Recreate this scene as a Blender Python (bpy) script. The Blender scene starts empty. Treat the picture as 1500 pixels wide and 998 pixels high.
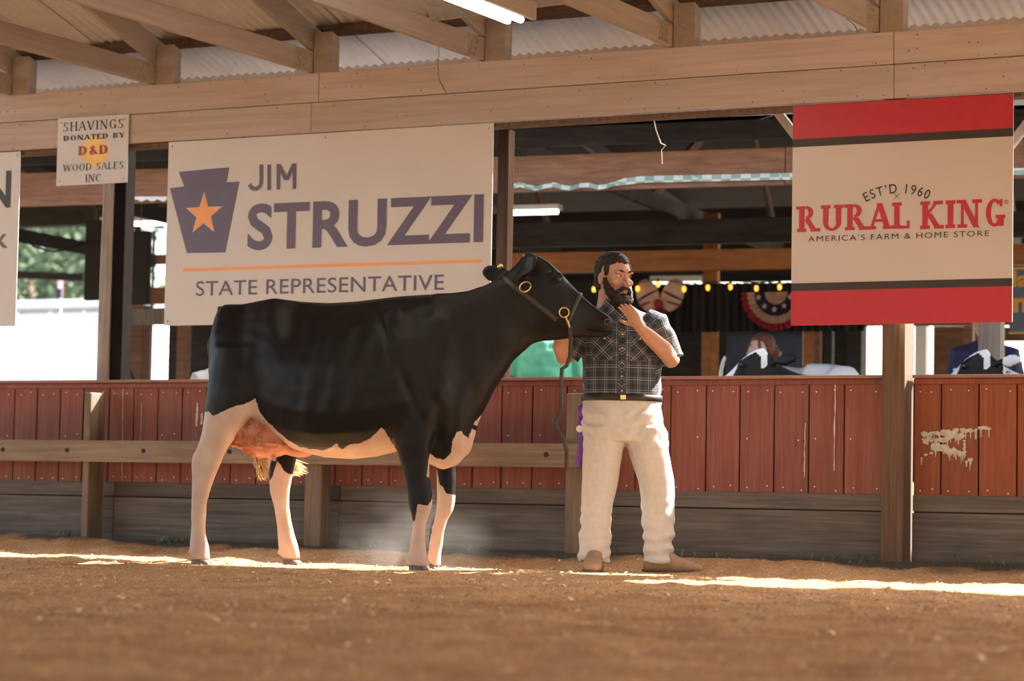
import bpy, bmesh, math, random
import numpy as np
from mathutils import Vector, Matrix, noise, kdtree
from mathutils.bvhtree import BVHTree
random.seed(7)
S = bpy.context.scene
COL = S.collection
PI = math.pi

# ------------------------------------------------------------------ camera
YAW, PITCH, ROLL, CAMH, FPX = 0.47624, 0.06251, 0.01798, 0.41, 3663.7
_f = Vector((-math.sin(YAW)*math.cos(PITCH), math.cos(YAW)*math.cos(PITCH), math.sin(PITCH)))
_r0 = Vector((math.cos(YAW), math.sin(YAW), 0)); _u0 = _r0.cross(_f)
_r = math.cos(ROLL)*_r0 + math.sin(ROLL)*_u0
_u = -math.sin(ROLL)*_r0 + math.cos(ROLL)*_u0
CAM = Vector((0, 0, CAMH))
cd = bpy.data.cameras.new('camera'); cam = bpy.data.objects.new('camera', cd); COL.objects.link(cam)
M = Matrix((_r, _u, -_f)).transposed().to_4x4(); M.translation = CAM
cam.matrix_world = M
cd.sensor_width = 36; cd.lens = FPX/1500*36; cd.clip_end = 400
cd.dof.use_dof = True; cd.dof.focus_distance = 14.0; cd.dof.aperture_fstop = 2.4
S.camera = cam

# ------------------------------------------------------------------ light
SUN_AZ, SUN_EL = math.radians(35), math.radians(42)
W = bpy.data.worlds.new('sky'); S.world = W; W.use_nodes = True
nt = W.node_tree
sky = nt.nodes.new('ShaderNodeTexSky'); sky.sky_type = 'NISHITA'; sky.sun_disc = False
sky.sun_elevation = SUN_EL; sky.sun_rotation = SUN_AZ; sky.air_density = 1.2; sky.dust_density = 3.0; sky.ozone_density = 1.0
bg = nt.nodes['Background']; bg.inputs[1].default_value = 0.34
nt.links.new(sky.outputs[0], bg.inputs[0])
sd = bpy.data.lights.new('sun', 'SUN'); sun = bpy.data.objects.new('sun', sd); COL.objects.link(sun)
to_sun = Vector((math.cos(SUN_EL)*math.sin(SUN_AZ), math.cos(SUN_EL)*math.cos(SUN_AZ), math.sin(SUN_EL)))
sun.rotation_euler = to_sun.to_track_quat('Z', 'Y').to_euler()
sun.location = to_sun*60
sd.energy = 14.0; sd.angle = math.radians(0.6); sd.color = (1, .95, .86)
vs = S.view_settings
vs.view_transform = 'Standard'; vs.look = 'None'; vs.gamma = 1; vs.use_curve_mapping = False
vs.exposure = 1.22

# ------------------------------------------------------------------ helpers
def at(px, py, Y=13.56, k=0.0, x0=-6.0):
    """point seen at photo pixel (px,py) on the vertical plane y = Y + k*(x-x0)"""
    d = _f + _r*((px-750)/FPX) + _u*((499-py)/FPX)
    t = (Y - k*x0 - CAM.y + k*CAM.x) / (d.y - k*d.x)
    return CAM + d*t
BK = 0.11
def atb(px, py, Y): return at(px, py, Y, BK)

class MB:
    def __init__(s): s.v = []; s.f = []
    def add(s, vs_, fs):
        o = len(s.v); s.v += [tuple(v) for v in vs_]; s.f += [tuple(i+o for i in f) for f in fs]; return s
    def box(s, x0, x1, y0, y1, z0, z1, ch=0.0, M=None):
        c = Vector(((x0+x1)/2, (y0+y1)/2, (z0+z1)/2)); h = ((x1-x0)/2, (y1-y0)/2, (z1-z0)/2)
        return s.obox(c, h, None, ch)
    def obox(s, c, h, R=None, ch=0.0):
        c = Vector(c); vs_ = []; fs = []
        if ch <= 0:
            for a in (-1, 1):
                for b in (-1, 1):
                    for d in (-1, 1): vs_.append(Vector((a*h[0], b*h[1], d*h[2])))
            fs = [(0,1,3,2), (4,6,7,5), (0,4,5,1), (2,3,7,6), (0,2,6,4), (1,5,7,3)]
        else:
            ch = min(ch, min(h)*.6)
            idx = {}
            for ax in range(3):
                for a in (-1, 1):
                    for b in (-1, 1):
                        for d in (-1, 1):
                            sg = (a, b, d); p = [sg[i]*(h[i] - (0 if i == ax else ch)) for i in range(3)]
                            idx[(ax, a, b, d)] = len(vs_); vs_.append(Vector(p))
            def I(ax, a, b, d): return idx[(ax, a, b, d)]
            for sg in (-1, 1):
                fs.append((I(0,sg,-1,-1), I(0,sg,1,-1), I(0,sg,1,1), I(0,sg,-1,1)))
                fs.append((I(1,-1,sg,-1), I(1,1,sg,-1), I(1,1,sg,1), I(1,-1,sg,1)))
                fs.append((I(2,-1,-1,sg), I(2,1,-1,sg), I(2,1,1,sg), I(2,-1,1,sg)))
            for a in (-1, 1):
                for b in (-1, 1):
                    fs.append((I(0,a,b,-1), I(0,a,b,1), I(1,a,b,1), I(1,a,b,-1)))
                    fs.append((I(0,a,-1,b), I(0,a,1,b), I(2,a,1,b), I(2,a,-1,b)))
                    fs.append((I(1,-1,a,b), I(1,1,a,b), I(2,1,a,b), I(2,-1,a,b)))
                    for d in (-1, 1): fs.append((I(0,a,b,d), I(1,a,b,d), I(2,a,b,d)))
        if R is not None: vs_ = [R @ v for v in vs_]
        return s.add([v + c for v in vs_], fs)
    def bar(s, p, q, w, h, up=(0, 0, 1), ch=0.003):
        """beam from p to q, w wide (sideways), h high"""
        p = Vector(p); q = Vector(q); d = (q-p); L = d.length; d.normalize()
        sd_ = d.cross(Vector(up)).normalized(); u_ = sd_.cross(d)
        R = Matrix((d, sd_, u_)).transposed()
        return s.obox((p+q)/2, (L/2, w/2, h/2), R, ch)
    def loft(s, rings, cap=True):
        n = len(rings[0]); o = len(s.v)
        for r in rings: s.v += [tuple(p) for p in r]
        for i in range(len(rings)-1):
            for j in range(n):
                a = o+i*n+j; b = o+i*n+(j+1) % n
                s.f.append((a, b, b+n, a+n))
        if cap:
            s.f.append(tuple(o+j for j in range(n))[::-1]); s.f.append(tuple(o+(len(rings)-1)*n+j for j in range(n)))
        return s
    def tube(s, path, rad, seg=10, cap=True, up=(0.01, 0.02, 1)):
        path = [Vector(p) for p in path]; n = len(path)
        if not hasattr(rad, '__len__'): rad = [rad]*n
        rings = []
        ref = Vector(up)
        for i in range(n):
            t = (path[min(i+1, n-1)] - path[max(i-1, 0)]).normalized()
            a = t.cross(ref)
            if a.length < 1e-3: a = t.cross(Vector((1, 0, 0)))
            a.normalize(); b = a.cross(t)
            ra, rb = rad[i] if hasattr(rad[i], '__len__') else (rad[i], rad[i])
            rings.append([path[i] + a*(ra*math.cos(2*PI*k/seg)) + b*(rb*math.sin(2*PI*k/seg)) for k in range(seg)])
        return s.loft(rings, cap)
    def ell(s, c, r, R=None, seg=14, rings=9):
        c = Vector(c); rr = []
        for i in range(1, rings):
            a = PI*i/rings
            rr.append([Vector((r[0]*math.sin(a)*math.cos(2*PI*k/seg), r[1]*math.sin(a)*math.sin(2*PI*k/seg), -r[2]*math.cos(a))) for k in range(seg)])
        if R is not None: rr = [[R @ p for p in q] for q in rr]
        return s.loft([[p + c for p in q] for q in rr])
    def prism(s, poly, y0, y1):
        """poly of (x,z) extruded in y"""
        n = len(poly); o = len(s.v)
        s.v += [(x, y0, z) for x, z in poly] + [(x, y1, z) for x, z in poly]
        s.f.append(tuple(o+i for i in range(n))); s.f.append(tuple(o+n+i for i in range(n))[::-1])
        for i in range(n):
            j = (i+1) % n; s.f.append((o+j, o+i, o+n+i, o+n+j))
        return s
    def mesh(s, name):
        m = bpy.data.meshes.new(name); m.from_pydata(s.v, [], s.f); m.update(); return m
    def build(s, name, mat, parent=None, smooth=False):
        m = s.mesh(name)
        bm = bmesh.new(); bm.from_mesh(m); bmesh.ops.recalc_face_normals(bm, faces=bm.faces); bm.to_mesh(m); bm.free()
        return link(name, m, mat, parent, smooth)

def link(name, mesh, mat, parent=None, smooth=False):
    o = bpy.data.objects.new(name, mesh); COL.objects.link(o)
    if mat is not None:
        mesh.materials.clear(); mesh.materials.append(mat)
    if smooth:
        mesh.polygons.foreach_set('use_smooth', [True]*len(mesh.polygons))
    if parent is not None: adopt(o, parent)
    return o
def adopt(o, parent):
    o.parent = parent
    if parent.get('_world'):           # parent at a plain location, child built in world coordinates
        o.matrix_parent_inverse = Matrix.Translation(-Vector(parent['_loc']))
def tag(o, label=None, cat=None, group=None, kind=None):
    if label: o['label'] = label
    if cat: o['category'] = cat
    if group: o['group'] = group
    if kind: o['kind'] = kind
    return o
def thing(name, loc, label=None, cat=None, group=None, kind=None, rz=None):
    o = bpy.data.objects.new(name, None); COL.objects.link(o); o.empty_display_size = .1
    o.location = loc
    if rz is None: o['_world'] = 1; o['_loc'] = tuple(loc)
    else: o.rotation_euler = (0, 0, rz)
    return tag(o, label, cat, group, kind)
def copy_mesh_obj(src, parent=None, loc=None):
    c = src.copy(); COL.objects.link(c)
    if parent is not None: c.parent = parent; c.matrix_parent_inverse = src.matrix_parent_inverse.copy() if src.parent else Matrix()
    if loc is not None: c.location = loc
    return c

# ------------------------------------------------------------------ materials
def newmat(name):
    m = bpy.data.materials.new(name); m.use_nodes = True
    return m, m.node_tree, m.node_tree.nodes['Principled BSDF']
def N(nt, t, **kw):
    n = nt.nodes.new(t)
    for k, v in kw.items():
        if k in n.inputs: n.inputs[k].default_value = v
        else: setattr(n, k, v)
    return n
def c4(c): return (c[0], c[1], c[2], 1)
def ramp(nt, stops):
    r = nt.nodes.new('ShaderNodeValToRGB')
    while len(r.color_ramp.elements) < len(stops): r.color_ramp.elements.new(.5)
    for e, (p, c) in zip(r.color_ramp.elements, stops): e.position = p; e.color = c4(c) if len(c) == 3 else c
    return r
def coords(nt, scale=(1, 1, 1), rnd=True, kind='Object'):
    tc = nt.nodes.new('ShaderNodeTexCoord'); mp = nt.nodes.new('ShaderNodeMapping'); mp.inputs['Scale'].default_value = scale
    nt.links.new(tc.outputs[kind], mp.inputs[0])
    if rnd:
        oi = nt.nodes.new('ShaderNodeObjectInfo'); mu = N(nt, 'ShaderNodeMath', operation='MULTIPLY'); mu.inputs[1].default_value = 37.0
        nt.links.new(oi.outputs['Random'], mu.inputs[0])
        cb = nt.nodes.new('ShaderNodeCombineXYZ')
        for i in range(3): nt.links.new(mu.outputs[0], cb.inputs[i])
        nt.links.new(cb.outputs[0], mp.inputs['Location'])
    return mp
def mix(nt, a, b, fac, mode='MIX'):
    m = nt.nodes.new('ShaderNodeMix'); m.data_type = 'RGBA'; m.blend_type = mode
    for sock, v in ((m.inputs[6], a), (m.inputs[7], b), (m.inputs[0], fac)):
        if hasattr(v, 'links') or hasattr(v, 'is_linked'): nt.links.new(v, sock)
        elif isinstance(v, (int, float)): sock.default_value = v
        else: sock.default_value = c4(v)
    return m.outputs[2]
def wood(name, stops, axis=0, fine=40, rough=.75, bump=.25, blotch=.5, blotch_col=(.05, .035, .025), var=.25, spec=.3):
    m, nt, b = newmat(name)
    sc = [fine]*3; sc[axis] = fine*.045
    mp = coords(nt, sc)
    n1 = N(nt, 'ShaderNodeTexNoise', Scale=1.0, Detail=6.0, Roughness=.62, Distortion=.6)
    nt.links.new(mp.outputs[0], n1.inputs['Vector'])
    r = ramp(nt, stops); nt.links.new(n1.outputs['Fac'], r.inputs[0])
    sc2 = [5]*3; sc2[axis] = 1.6
    mp2 = coords(nt, sc2); n2 = N(nt, 'ShaderNodeTexNoise', Scale=1.0, Detail=5.0, Roughness=.6)
    nt.links.new(mp2.outputs[0], n2.inputs['Vector'])
    r2 = ramp(nt, [(.48, (0, 0, 0)), (.72, (1, 1, 1))]); nt.links.new(n2.outputs['Fac'], r2.inputs[0])
    mul = N(nt, 'ShaderNodeMath', operation='MULTIPLY'); mul.inputs[1].default_value = blotch
    nt.links.new(r2.outputs[0], mul.inputs[0])
    col = mix(nt, r.outputs[0], blotch_col, mul.outputs[0])
    oi = nt.nodes.new('ShaderNodeObjectInfo'); mr = N(nt, 'ShaderNodeMapRange'); mr.inputs[3].default_value = 1-var; mr.inputs[4].default_value = 1+var*.6
    nt.links.new(oi.outputs['Random'], mr.inputs[0])
    hs = nt.nodes.new('ShaderNodeHueSaturation'); nt.links.new(mr.outputs[0], hs.inputs['Value']); nt.links.new(col, hs.inputs['Color'])
    nt.links.new(hs.outputs[0], b.inputs['Base Color'])
    b.inputs['Roughness'].default_value = rough; b.inputs['Specular IOR Level'].default_value = spec
    bp = N(nt, 'ShaderNodeBump', Strength=bump, Distance=.01); nt.links.new(n1.outputs['Fac'], bp.inputs['Height']); nt.links.new(bp.outputs[0], b.inputs['Normal'])
    return m
def plain(name, col, rough=.6, spec=.4, metal=0, noise_amt=.12, nscale=12, bump=0, emit=None):
    m, nt, b = newmat(name)
    mp = coords(nt, (nscale,)*3); n1 = N(nt, 'ShaderNodeTexNoise', Scale=1.0, Detail=5.0); nt.links.new(mp.outputs[0], n1.inputs['Vector'])
    r = ramp(nt, [(.3, tuple(c*(1-noise_amt) for c in col)), (.7, tuple(min(1, c*(1+noise_amt)) for c in col))])
    nt.links.new(n1.outputs['Fac'], r.inputs[0]); nt.links.new(r.outputs[0], b.inputs['Base Color'])
    b.inputs['Roughness'].default_value = rough; b.inputs['Specular IOR Level'].default_value = spec; b.inputs['Metallic'].default_value = metal
    if bump:
        bp = N(nt, 'ShaderNodeBump', Strength=bump, Distance=.01); nt.links.new(n1.outputs['Fac'], bp.inputs['Height']); nt.links.new(bp.outputs[0], b.inputs['Normal'])
    if emit:
        b.inputs['Emission Color'].default_value = c4(emit[0]); b.inputs['Emission Strength'].default_value = emit[1]
    return m

MAT = {}
MAT['header'] = wood('cream_painted_wood', [(.3, (.36, .305, .285)), (.55, (.43, .37, .352)), (.8, (.46, .40, .385))], 0, 30, .6, .15, .25, (.38, .28, .2), .06)
MAT['truss'] = wood('cream_painted_truss', [(.3, (.28, .235, .21)), (.6, (.35, .30, .275)), (.8, (.38, .33, .305))], 1, 30, .65, .15, .3, (.3, .22, .15), .08)
MAT['red'] = wood('worn_red_paint', [(.3, (.16, .042, .027)), (.5, (.205, .058, .038)), (.7, (.25, .085, .06))], 2, 45, .6, .35, .35, (.27, .13, .1), .16)
MAT['red_orange'] = wood('worn_rust_paint', [(.3, (.17, .042, .017)), (.5, (.23, .062, .024)), (.7, (.27, .085, .04))], 2, 45, .6, .35, .3, (.15, .05, .025), .12)
MAT['cap'] = wood('weathered_red_cap', [(.3, (.19, .085, .06)), (.7, (.30, .16, .12))], 0, 40, .7, .3, .4, (.36, .26, .2), .1)
MAT['dark'] = wood('dark_damp_wood', [(.3, (.07, .057, .049)), (.55, (.125, .103, .087)), (.8, (.19, .155, .13))], 0, 34, .75, .45, .5, (.035, .028, .024), .2)
MAT['post'] = wood('brown_post_wood', [(.3, (.085, .05, .03)), (.6, (.16, .095, .06)), (.8, (.21, .135, .09))], 2, 34, .75, .4, .45, (.06, .035, .022), .12)
MAT['rail'] = wood('greybrown_rail_wood', [(.3, (.16, .115, .08)), (.6, (.25, .185, .13)), (.8, (.31, .235, .17))], 0, 34, .75, .4, .55, (.12, .085, .06), .12)
MAT['postv'] = wood('greybrown_post_wood', [(.3, (.13, .09, .06)), (.6, (.22, .155, .11)), (.8, (.28, .21, .15))], 2, 34, .75, .4, .55, (.08, .055, .04), .12)
MAT['pole'] = wood('grey_debarked_pole', [(.25, (.12, .1, .09)), (.5, (.27, .24, .22)), (.8, (.38, .34, .31))], 2, 50, .8, .8, .4, (.16, .1, .06), .1)
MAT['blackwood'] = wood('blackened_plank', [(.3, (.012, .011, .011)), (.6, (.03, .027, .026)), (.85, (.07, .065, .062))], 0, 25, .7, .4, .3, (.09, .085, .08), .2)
MAT['brownplank'] = wood('rough_brown_plank', [(.3, (.15, .075, .045)), (.55, (.24, .125, .075)), (.8, (.31, .18, .12))], 0, 30, .75, .3, .5, (.17, .11, .08), .15)
MAT['orangebeam'] = wood('orange_stained_beam', [(.3, (.24, .09, .025)), (.6, (.36, .15, .045)), (.8, (.42, .19, .06))], 0, 26, .6, .2, .2, (.15, .06, .02), .1)
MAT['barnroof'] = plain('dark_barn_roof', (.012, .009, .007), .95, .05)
MAT['matte'] = plain('shade_and_mouth_black', (.012, .010, .009), 1.0, 0.0)  # near-black for the pole's painted shade and the cow's mouth line
MAT['matte_brown'] = wood('shade_darkened_knotty_wood', [(.3, (.02, .012, .009)), (.6, (.045, .026, .018)), (.8, (.08, .045, .03))], 2, 34, 1.0, .4, .4, (.012, .009, .008), .1, 0.0)  # wood colour darkened so the sunward face of the post reads as shaded
MAT['backing'] = plain('dark_gap', (.03, .02, .016), .9)
MAT['black'] = plain('flat_black', (.012, .012, .013), .7)
MAT['white'] = plain('white_paint', (.78, .78, .77), .5, noise_amt=.04)
MAT['metal'] = plain('galvanised_plate', (.42, .36, .29), .45, metal=.6, nscale=60, noise_amt=.3)
MAT['brass'] = plain('brass', (.75, .55, .25), .28, metal=1.0, noise_amt=.05)
MAT['steel'] = plain('steel', (.7, .68, .66), .25, metal=1.0, noise_amt=.05)
MAT['leather'] = plain('black_leather', (.035, .03, .026), .42, .5, noise_amt=.25, nscale=60, bump=.1)
MAT['rope'] = plain('white_rope', (.62, .58, .52), .8, nscale=80)
MAT['wire'] = plain('thin_wire', (.12, .08, .05), .6)
MAT['signwhite'] = plain('sign_panel_cream', (.52, .495, .495), .32, .5, noise_amt=.02, nscale=3)
MAT['signwhite2'] = plain('sign_panel_tan', (.475, .425, .405), .3, .5, noise_amt=.02, nscale=3)
MAT['signred'] = plain('sign_red', (.40, .018, .032), .4, .4, noise_amt=.05, nscale=20)
MAT['signblack'] = plain('sign_black', (.03, .022, .02), .45, noise_amt=.1)
MAT['purple'] = plain('sign_purple', (.105, .085, .15), .4, noise_amt=.05)
MAT['orange'] = plain('sign_orange', (.80, .33, .12), .4, noise_amt=.04)
MAT['gold'] = plain('sign_gold', (.72, .38, .06), .5, noise_amt=.05)
MAT['yellow'] = plain('sign_yellow', (.80, .55, .2), .5, noise_amt=.05)
MAT['brownred'] = plain('sign_brown_red', (.32, .06, .04), .5, noise_amt=.05)
MAT['greyletter'] = plain('sign_grey', (.13, .12, .12), .5)
MAT['signblue'] = plain('sign_slate_blue', (.10, .14, .2), .5)
MAT['tube'] = plain('lit_tube', (1, 1, 1), .5, emit=((1, .93, .8), 9.0))
MAT['tube2'] = plain('lit_tube_far', (1, 1, 1), .5, emit=((1, .98, .8), 2.6))
MAT['bulb'] = plain('amber_bulb', (.9, .4, .05), .4, emit=((1, .42, .05), .9))

# corrugated roof sheet material (both faces)
MAT['sheet'] = plain('galvanised_roof_sheet', (.52, .50, .49), .5, .5, noise_amt=.08, nscale=3)

# ------------------------------------------------------------------ text
def text_mesh(body, offset=0.0, spacing=1.0, extrude=0.0):
    cu = bpy.data.curves.new('lettering', 'FONT'); cu.body = body; cu.offset = offset; cu.space_character = spacing
    cu.fill_mode = 'FRONT'; cu.resolution_u = 4
    o = bpy.data.objects.new('lettering', cu); COL.objects.link(o)
    bpy.context.view_layer.update()
    me = bpy.data.meshes.new_from_object(o.evaluated_get(bpy.context.evaluated_depsgraph_get()))
    bpy.data.objects.remove(o); bpy.data.curves.remove(cu)
    return me
def fit_flat(co, p0, p1, Y, step=None):
    lo = co.min(0); hi = co.max(0); q = np.empty_like(co)
    q[:, 0] = p0[0] + (co[:, 0]-lo[0])/(hi[0]-lo[0])*(p1[0]-p0[0])
    q[:, 2] = p0[1] + (co[:, 1]-lo[1])/(hi[1]-lo[1])*(p1[1]-p0[1])
    q[:, 1] = Y - co[:, 2]
    return q
def split_letters(co, polys, mat, parent, owner=None):
    """one object per letter: by connected island, or by the given owner of each vertex"""
    n = len(co)
    if owner is None:
        root = list(range(n))
        def find(a):
            while root[a] != a: root[a] = root[root[a]]; a = root[a]
            return a
        for p in polys:
            for k in p[1:]: root[find(k)] = find(p[0])
        owner = [find(i) for i in range(n)]
    groups = {}
    for p in polys: groups.setdefault(owner[p[0]], []).append(p)
    for g in groups.values():
        ids = sorted({i for p in g for i in p}); mp = {i: k for k, i in enumerate(ids)}
        me = bpy.data.meshes.new('letter'); me.from_pydata([tuple(co[i]) for i in ids], [], [tuple(mp[i] for i in p) for p in g]); me.update()
        link('letter', me, mat, parent)
def lettering(body, a, b, Y, mat, parent, offset=0.0, spacing=1.0):
    me = text_mesh(body, offset, spacing)
    # join the triangulation so that every letter is one island
    bm = bmesh.new(); bm.from_mesh(me); bmesh.ops.remove_doubles(bm, verts=bm.verts, dist=1e-5); bm.to_mesh(me); bm.free()
    co = fit_flat(get_co(me), (min(a[0], b[0]), min(a[1], b[1])), (max(a[0], b[0]), max(a[1], b[1])), Y)
    split_letters(co, [tuple(p.vertices) for p in me.polygons], mat, parent)
    bpy.data.meshes.remove(me)

# a small serif alphabet made of strokes: glyph = (advance, stems[(x0,y0,x1,y1,thick?)], arcs[(cx,cy,rx,ry,a0,a1,thick?)], serifs[(x,y)])
GL = {
 'A': (.74, [(.04,0,.34,1,0), (.34,1,.66,0,1), (.16,.34,.54,.34,0)], [], [(.05,0), (.66,0)]),
 'B': (.66, [(.12,0,.12,1,1)], [(.3,.75,.24,.25,-90,90,1), (.32,.26,.28,.26,-90,90,1)], [(.1,0), (.1,1)]),
 'C': (.72, [(.6,.98,.6,.72,0)], [(.37,.5,.32,.5,45,315,1)], []),
 'D': (.74, [(.12,0,.12,1,1)], [(.26,.5,.4,.5,-90,90,1)], [(.1,0), (.1,1)]),
 'E': (.62, [(.12,0,.12,1,1), (.12,.97,.54,.97,0), (.12,.52,.42,.52,0), (.12,.03,.56,.03,0), (.54,1,.54,.78,0), (.56,0,.56,.24,0)], [], [(.1,0), (.1,1)]),
 'G': (.76, [(.6,.98,.6,.72,0), (.6,0.02,.6,.42,1)], [(.37,.5,.32,.5,45,325,1)], [(.58,.42)]),
 'H': (.8, [(.14,0,.14,1,1), (.64,0,.64,1,1), (.14,.52,.64,.52,0)], [], [(.14,0), (.14,1), (.64,0), (.64,1)]),
 'I': (.34, [(.17,0,.17,1,1)], [], [(.17,0), (.17,1)]),
 'K': (.78, [(.14,0,.14,1,1), (.14,.42,.6,1,0), (.28,.55,.64,0,1)], [], [(.14,0), (.14,1), (.62,1), (.66,0)]),
 'L': (.6, [(.12,0,.12,1,1), (.12,.05,.54,.05,0), (.54,0,.54,.3,0)], [], [(.12,0), (.12,1)]),
 'N': (.82, [(.14,0,.14,1,0), (.14,1,.66,0,1), (.66,0,.66,1,0)], [], [(.14,0), (.1,1), (.68,1)]),
 'O': (.8, [], [(.4,.5,.34,.5,0,360,1)], []),
 'R': (.76, [(.14,0,.14,1,1), (.34,.48,.64,0,1)], [(.3,.74,.28,.26,-90,90,1)], [(.14,0), (.1,1), (.66,0)]),
 'S': (.6, [(.5,.98,.5,.76,0), (.08,.02,.08,.24,0)], [(.29,.745,.2,.255,50,270,1), (.3,.255,.22,.255,-130,90,1)], []),
 'T': (.68, [(.34,0,.34,1,1), (.04,.96,.64,.96,0), (.04,1,.04,.76,0), (.64,1,.64,.76,0)], [], [(.34,0)]),
 'U': (.8, [(.16,1,.16,.33,1), (.64,1,.64,.33,1)], [(.4,.34,.345,.34,180,360,1)], [(.16,1), (.64,1)]),
 'V': (.74, [(.06,1,.37,0,1), (.37,0,.68,1,0)], [], [(.07,1), (.67,1)]),
 'W': (1.05, [(.06,1,.3,0,1), (.3,0,.53,.9,0), (.53,.9,.76,0,1), (.76,0,.99,1,0)], [], [(.07,1), (.98,1)]),
 'Y': (.7, [(.05,1,.35,.46,1), (.65,1,.35,.46,0), (.35,0,.35,.46,1)], [], [(.06,1), (.64,1), (.35,0)]),
 '&': (.82, [(.2,.78,.68,.04,1)], [(.33,.78,.17,.2,0,360,0), (.3,.26,.23,.26,40,330,1)], []),
 '.': (.26, [(.13,0,.13,.1,1)], [], []),
 ' ': (.4, [], [], []),
}
def serif_mesh(text, thick=.14, thin=.06, sw=.26, sh=.05, gap=.08, mono=False):
    mb = MB(); x = 0; own = []; lift = [0.0]
    def quad(a, b, w):
        a = Vector((a[0], a[1], 0)); b = Vector((b[0], b[1], 0)); d = (b-a)
        if d.length < 1e-6: return
        n_ = Vector((-d.y, d.x, 0)).normalized()*w/2
        if abs(d.y) > abs(d.x): n_ = Vector((w/2*(d.length/abs(d.y))**.5, 0, 0))
        lift[0] += 4e-5; dz = Vector((0, 0, lift[0])); mb.add([a+n_+dz, b+n_+dz, b-n_+dz, a-n_+dz], [(0, 1, 2, 3)])
    for gi, ch in enumerate(text):
        lift[0] = 0.0
        adv, stems, arcs, ser = GL[ch]
        for (x0, y0, x1, y1, t) in stems: quad((x+x0, y0), (x+x1, y1), thick if t else thin)
        for (cx, cy, rx, ry, a0, a1, t) in arcs:
            k = max(6, int(abs(a1-a0)/14)); w = thick if t else thin
            vs_ = []; lift[0] += 4e-5; z_ = lift[0]
            for i in range(k+1):
                a = math.radians(a0+(a1-a0)*i/k); c, s_ = math.cos(a), math.sin(a)
                ww = w*.9 if mono else thin + (w-thin)*abs(c)
                vs_ += [(x+cx+(rx)*c, cy+ry*s_, z_), (x+cx+(rx-ww)*c, cy+(ry-max(thin, ww*.5))*s_, z_)]
            mb.add(vs_, [(2*i, 2*i+1, 2*i+3, 2*i+2) for i in range(k)])
        for (sx, sy) in ser:
            y0, y1 = (0, sh) if sy < .5 and sy == 0 else ((sy-sh, sy))
            lift[0] += 4e-5; z_ = lift[0]
            mb.add([(x+sx-sw/2, y0, z_), (x+sx+sw/2, y0, z_), (x+sx+sw/2, y1, z_), (x+sx-sw/2, y1, z_)], [(0, 1, 2, 3)])
        own += [gi]*(len(mb.v)-len(own))
        x += adv + gap
    return mb, own
def serif_lettering(body, a, b, Y, mat, parent, **kw):
    mb, own = serif_mesh(body, **kw)
    co = fit_flat(np.array(mb.v, float), (min(a[0], b[0]), min(a[1], b[1])), (max(a[0], b[0]), max(a[1], b[1])), Y)
    split_letters(co, mb.f, mat, parent, own)

# ------------------------------------------------------------------ organic meshes
def remesh(name, mb, voxel, smooth=4, factor=.5):
    m = mb.mesh(name); o = bpy.data.objects.new(name, m); COL.objects.link(o)
    bm = bmesh.new(); bm.from_mesh(m); bmesh.ops.recalc_face_normals(bm, faces=bm.faces); bm.to_mesh(m); bm.free()
    r = o.modifiers.new('r', 'REMESH'); r.mode = 'VOXEL'; r.voxel_size = voxel
    if smooth:
        s = o.modifiers.new('s', 'SMOOTH'); s.iterations = smooth; s.factor = factor
    bpy.context.view_layer.update()
    me = bpy.data.meshes.new_from_object(o.evaluated_get(bpy.context.evaluated_depsgraph_get()))
    bpy.data.objects.remove(o); bpy.data.meshes.remove(m)
    me.name = name
    return me
def get_co(me):
    a = np.empty(len(me.vertices)*3); me.vertices.foreach_get('co', a); return a.reshape(-1, 3)
def set_co(me, a): me.vertices.foreach_set('co', np.ascontiguousarray(a).ravel()); me.update()
def displace(me, fn):
    """move each vertex along its normal by fn(co, normal)"""
    co = get_co(me); no = np.empty(len(me.vertices)*3); me.vertices.foreach_get('normal', no); no = no.reshape(-1, 3)
    d = np.array([fn(Vector(c), Vector(n)) for c, n in zip(co, no)])
    set_co(me, co + no*d[:, None])
def ring(c, rx, ry, n=20, p=2.0):
    """horizontal superellipse ring"""
    out = []
    for k in range(n):
        a = 2*PI*k/n; ca, sa = math.cos(a), math.sin(a)
        out.append(Vector((c[0]+rx*math.copysign(abs(ca)**(2/p), ca), c[1]+ry*math.copysign(abs(sa)**(2/p), sa), c[2])))
    return out
def hcol(mb, rows, n=20, p=2.0):
    """column of horizontal rings: rows of (x, y, z, rx, ry)"""
    return mb.loft([ring((r[0], r[1], r[2]), r[3], r[4], n, p) for r in rows])
def fattr(me, name, vals):
    a = me.attributes.new(name, 'FLOAT', 'POINT'); a.data.foreach_set('value', np.asarray(vals, dtype=np.float32))
def sdpoly(poly, X, Z):
    """signed distance (negative inside) of points to a polygon"""
    P = np.array(poly, float); n = len(P); d2 = np.full(X.shape, 1e9); inside = np.zeros(X.shape, bool)
    for i in range(n):
        a = P[i]; b = P[(i+1) % n]; e = b-a
        wx = X-a[0]; wz = Z-a[1]; t = np.clip((wx*e[0]+wz*e[1])/(e@e+1e-12), 0, 1)
        d2 = np.minimum(d2, (wx-e[0]*t)**2+(wz-e[1]*t)**2)
        c = ((a[1] > Z) != (b[1] > Z))
        with np.errstate(divide='ignore', invalid='ignore'):
            xi = a[0]+(Z-a[1])*e[0]/(e[1] if abs(e[1]) > 1e-12 else 1e-12)
        inside ^= c & (X < xi)
    d = np.sqrt(d2); d[inside] *= -1
    return d

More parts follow.
